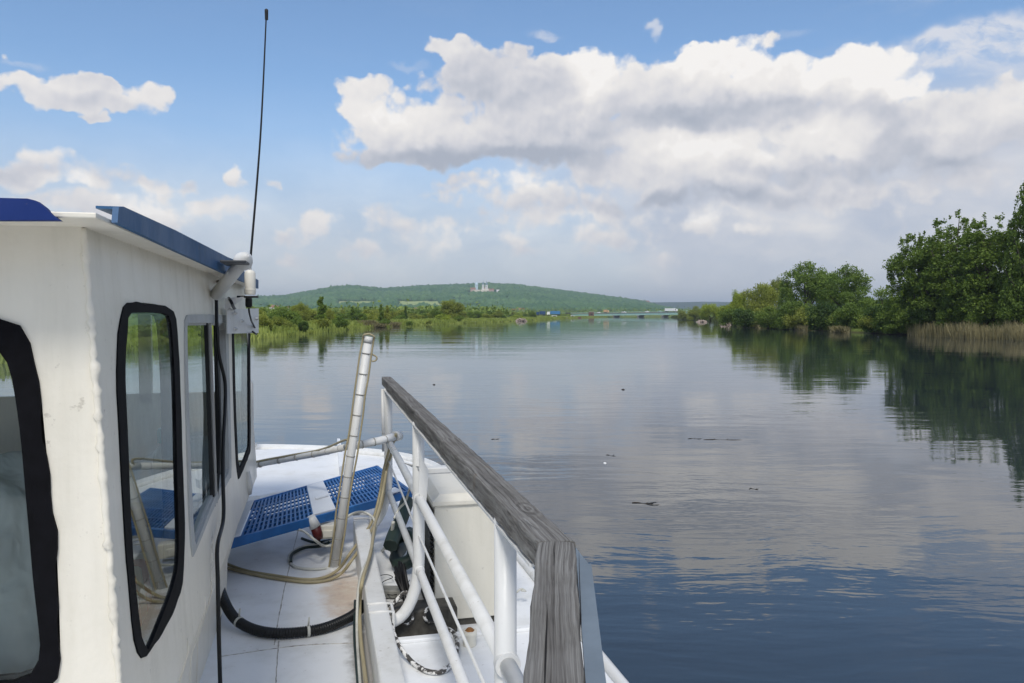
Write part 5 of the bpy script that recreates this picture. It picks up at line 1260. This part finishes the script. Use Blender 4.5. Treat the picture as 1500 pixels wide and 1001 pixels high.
# loops by the mast foot
cable('white_cable', [PY(425,775,5.7), PY(444,778,5.6), PY(462,792,5.5), zc_(475,800,.1), zc_(492,797,.12), zc_(503,788,.2)], .009, M_GREYC, 'white cable running from under the gangway to the leaning pole')
cable('white_cable', [zc_(500,790,.08), zc_(470,796), zc_(440,802), zc_(425,812), zc_(424,822), zc_(434,831), zc_(460,834), zc_(482,831), zc_(490,822,.05)], .009, M_GREYC, 'white cable lying in an open loop on the deck left of the pole foot')
cable('black_cable', [zc_(442,789,.02), zc_(462,795,.02), zc_(485,792,.03), zc_(470,800,.03), zc_(445,803,.02), zc_(428,812,.02), zc_(426,824,.02)], .011, M_DGREEN, 'dark cable end lying beside the white loop on the foredeck')
cable('white_cable', [PY(500,768,5.7), PY(512,755,5.8), PY(530,750,5.75), PY(545,757,5.7), PY(551,770,5.6)], .009, M_GREYC, 'white cable arched over the forward end of the rail beam')
cable('white_cable', [PX(546,762,.42), PX(552,790,.42), PX(549,812,.42), PX(543,822,.40)], .010, M_GREYC, 'short white cable hanging right of the forward end of the rail beam')
cable('white_cable', [PX(576,765,.46), PX(572,790,.45), PX(561,806,.43), PX(547,818,.42), PX(541,824,.40)], .012, M_GREYC, 'thick white cable sagging from the bent post towards the rail beam')
cable('white_cable', [PX(600,715,.52), PX(594,735,.52), PX(585,745,.5), PX(577,760,.46)], .007, M_GREYC, 'thin white cable looped round the far bent post')
# dark clutter between the beam and the locker
r = random.Random(12)
cable('green_hose', [zc_(600,780,.1), zc_(590,800,.08), zc_(580,815,.07), zc_(585,826,.07), zc_(602,820,.1), zc_(606,800,.16), zc_(598,785,.2), zc_(580,790,.16), zc_(572,803,.1)], .045, M_DGREEN, 'dark green hose coiled on the deck behind the rail posts', 'hose')
cable('green_hose', [PY(596,735,5.6), PY(588,760,5.4), PY(578,782,5.3), PY(572,800,5.2)], .05, M_DGREEN, 'dark green hose standing up behind the far bent post', 'hose')
m = MB()
for k in range(16):
    b_ = zc_(608+r.uniform(-8, 10), 905+r.uniform(-14, 14), .02); t_ = PY(588+r.uniform(-12, 10), 836+r.uniform(-14, 14), b_.y+r.uniform(.1, .35)); m.tube([b_, b_.lerp(t_, .5)+Vector((r.uniform(-.01, .01), 0, 0)), t_], .009, 7)
tag(m.build('rod_bundle', M_RODS), 'bundle of thin black rods leaning beside the cream locker', 'rods')
a, b = zc_(555,877,.03), zc_(582,895,.03); m = MB(); m.tube([a, b], .008, 7); tag(m.build('loose_rod', M_RODS), 'single black rod lying on the deck right of the rail beam', 'rod')
for k, pts in enumerate(([(548,852),(552,845),(566,842),(575,846),(562,852),(556,860)], [(570,800),(576,822),(583,838)], [(560,868),(575,872),(590,866),(600,850)])):
    cable('wire', [zc_(u, v, .02+.02*(i % 2)) for i, (u, v) in enumerate(pts)], .0028, M_RODS, ('curled thin black wire on the deck beside the beam flange', 'straight thin black wire hanging behind the bent post', 'thin black wire lying under the rod bundle')[k], 'wire')
# plank across the gutter
m = MB(); m.beam(zc_(552,867,.03), zc_(606,868,.03), .10, .05, ch=.006); tag(m.build('deck_batten', simple('grey_painted_batten', (.22, .22, .20), .7, 0, .4, 8)), 'grey batten lying across the deck below the rods', 'batten')
# box in place of the dark recess, its shade painted on; two white-rimmed ports
c = zc_(612,940,.10); c.y = 4.15; root = empty('recess_box', (c.x, 4.18, DK)); tag(root, 'box in place of the shaded recess beside the rail beam, painted dark, with two white-rimmed ports', 'valve box')
M_RECESS = simple('recess_shade_paint', (.07, .065, .055), .7, 0, .6, 14)  # recess shade as a dark colour; the locker plinth shares it
m = MB(); m.box((.03, .02, .09), (.42, .16, .18), ch=.01); m.build('body', M_RECESS, root)
M_PEEL = (lambda: None)
def peel():
    m_, t, b, P = mat('peeling_white_paint', (.7, .7, .68), .5, 0, .4)
    t.L.new(t.ramp(t.noise(P, 26, 5, .7), [(.46, (.75, .74, .71)), (.50, (.06, .055, .05))]), b.inputs['Base Color']); return m_
M_PEEL = peel()
for dx in (-.04, .095):
    m = MB(); Pc = [Vector((dx+.036*math.cos(a), -.07, .155+.036*math.sin(a))) for a in [k*math.pi/8 for k in range(16)]]; m.tube(Pc, .011, 8, cyc=True); m.build('port_rim', M_PEEL, root)
    m = MB(); m.lathe([(.03, 0), (.03, .02)], (0, 0, 0), 14, Matrix.Translation((dx, -.063, .155)) @ Matrix.Rotation(R_(90), 4, 'X')); m.build('port_plug', M_BLACK, root)
m = MB(); m.tube(spline([(-.20, -.02, .10), (-.12, -.03, .19), (-.05, -.04, .27), (-.025, -.05, .26), (-.03, -.06, .18)], 6), .011, 8); m.build('feed_pipe', M_PEEL, root)
cable('flaked_hose', [PY(573,915,3.98), PY(578,932,3.9), zc_(590,953,.12), zc_(606,972,.085), zc_(628,984,.085), zc_(650,983,.085), zc_(664,968,.09), zc_(670,945,.12), PY(666,930,3.98), PY(655,921,4.05), PY(642,922,4.1)], .0115, M_PEEL, 'black hose with flaking white paint sagging over the near deck', 'hose', 10)
# lockers
lx0, lx1, ly0, ly1, lz = .605, 1.02, 4.30, 4.93, ZC-1.06
root = empty('deck_locker', ((lx0+lx1)/2, (ly0+ly1)/2, DK)); tag(root, 'tall cream metal locker with chamfered lid standing on the side deck', 'locker')
w_, d_2, h_ = lx1-lx0, ly1-ly0, lz-DK
m = MB(); m.box((0, 0, h_/2+.02), (w_, d_2, h_-.04), ch=.006); m.build('body', P_BOX, root)
m = MB(); m.box((0, 0, .02), (w_-.03, d_2-.03, .04)); m.build('plinth', M_RECESS, root)
m = MB(); m.box((0, 0, h_+.012), (w_+.03, d_2+.03, .03), ch=.006)
c_ = .045; b_ = [(-w_/2-.01, -d_2/2-.01), (w_/2+.01, -d_2/2-.01), (w_/2+.01, d_2/2+.01), (-w_/2-.01, d_2/2+.01)]; t2 = [(x*(1-c_/abs(x)), y*(1-c_/abs(y))) for x, y in b_]
m.add([(x, y, h_+.026) for x, y in b_]+[(x, y, h_+.055) for x, y in t2], [[4,5,6,7],[0,1,5,4],[1,2,6,5],[2,3,7,6],[3,0,4,7]]); m.build('lid', P_BOX, root)
m = MB()
for k in range(22): m.box((-w_/2-.012, 0, .06+k*.028), (.02, d_2-.06, .014), rot=Matrix.Rotation(R_(25), 3, 'Y'))
m.build('louvre', M_BLACK, root)
# behind the rail post: cable end on the far side deck
m = MB(); p = PZ(757,868,DK+.07); m.tube(spline([p, p+Vector((.03, .01, .015)), p+Vector((.05, -.02, .01)), p+Vector((.02, -.03, .02))], 5), .006, 6); tag(m.build('rope_end', M_GREYC), 'short frayed rope end lying on the side deck right of the near rail post', 'rope')

# things inside the cabin
def bagmat():
    m_, t, b, P = mat('thin_white_plastic_sheet', (.86, .88, .86), .45, 0, .3)
    tr = t.new('ShaderNodeBsdfTranslucent'); tr.inputs[0].default_value = (.7, .75, .73, 1); mx = t.new('ShaderNodeMixShader'); mx.inputs[0].default_value = .4
    t.L.new(b.outputs[0], mx.inputs[1]); t.L.new(tr.outputs[0], mx.inputs[2]); t.L.new(mx.outputs[0], m_.node_tree.nodes['Material Output'].inputs[0])
    h = t.noise(t.vm('MULTIPLY', P, (1.4, 1.4, 1)), 1.5, 3, .5, .3); bump(t, b, h, .10, .9); return m_
bm = bmesh.new(); bmesh.ops.create_icosphere(bm, subdivisions=5, radius=1)
from mathutils import noise as mn
for v in bm.verts:
    p = v.co.copy(); n1 = mn.noise(p*1.6)*.16+abs(mn.noise(p*2.6+Vector((3, 1, 2))))*.20+abs(mn.noise(p*6))*.05
    v.co = p*(1+n1); v.co.z = max(v.co.z, -.8)
me = bpy.data.meshes.new('plastic_bag'); bm.to_mesh(me); bm.free(); me.polygons.foreach_set('use_smooth', [True]*len(me.polygons)); me.materials.append(bagmat())
o = link('plastic_bag', me); o.location = (-1.02, 2.64, ZC-.92); o.scale = (.42, .28, .50); tag(o, 'big crumpled white plastic bag pressed behind the aft cabin window', 'bag')
p = Vector((-.96, 2.75, DK+.1)); m = MB(); m.box((-1.0, 2.75, (DK+ZC-1.24)/2+.02), (.7, .5, ZC-1.24-DK-.0), ch=.01); tag(m.build('bench_locker', M_DARKIN), 'dark bench under the white plastic bag inside the cabin', 'bench')
m = MB(); m.box((-.85, 5.2, ZC-.93), (.5, 2.2, .04), ch=.01); m.box((-1.05, 5.2, ZC-1.35), (.06, 2.0, .8)); tag(m.build('dashboard_shelf', simple('pale_shelf_paint', (.5, .5, .48), .5)), 'pale shelf running behind the side windows inside the cabin', 'shelf')
root = empty('water_bottle', (-.80, 4.45, ZC-.91)); tag(root, 'big clear bottle with teal cap on the shelf behind the side window', 'bottle')
m = MB(); m.lathe([(.06, 0), (.065, .02), (.065, .16), (.05, .2), (.035, .22), (.033, .24)], (0, 0, 0), 20); m.build('bottle_body', simple('milky_plastic', (.45, .50, .50), .2), root)
m = MB(); m.lathe([(.045, .235), (.045, .30), (.038, .31)], (0, 0, 0), 20); m.build('cap', simple('teal_plastic', (.03, .32, .36), .4), root)
m = MB(); r = random.Random(2)
for k in range(4):
    m.cur = k % 2; m.tube(spline([(-.72+r.uniform(-.02, .02), 3.05+.10*k, ZC-1.32), (-.70, 3.10+.09*k, ZC-1.15), (-.74, 3.2+.09*k, ZC-1.0)], 6), .05, 10)
tag(m.build('red_white_bundle', [simple('red_fabric', (.45, .02, .02), .7), simple('white_fabric', (.7, .7, .68), .7)]), 'red and white folded bundle low behind the tall side window', 'bundle')  # unidentified red and white bundle, drawn as folded rolls
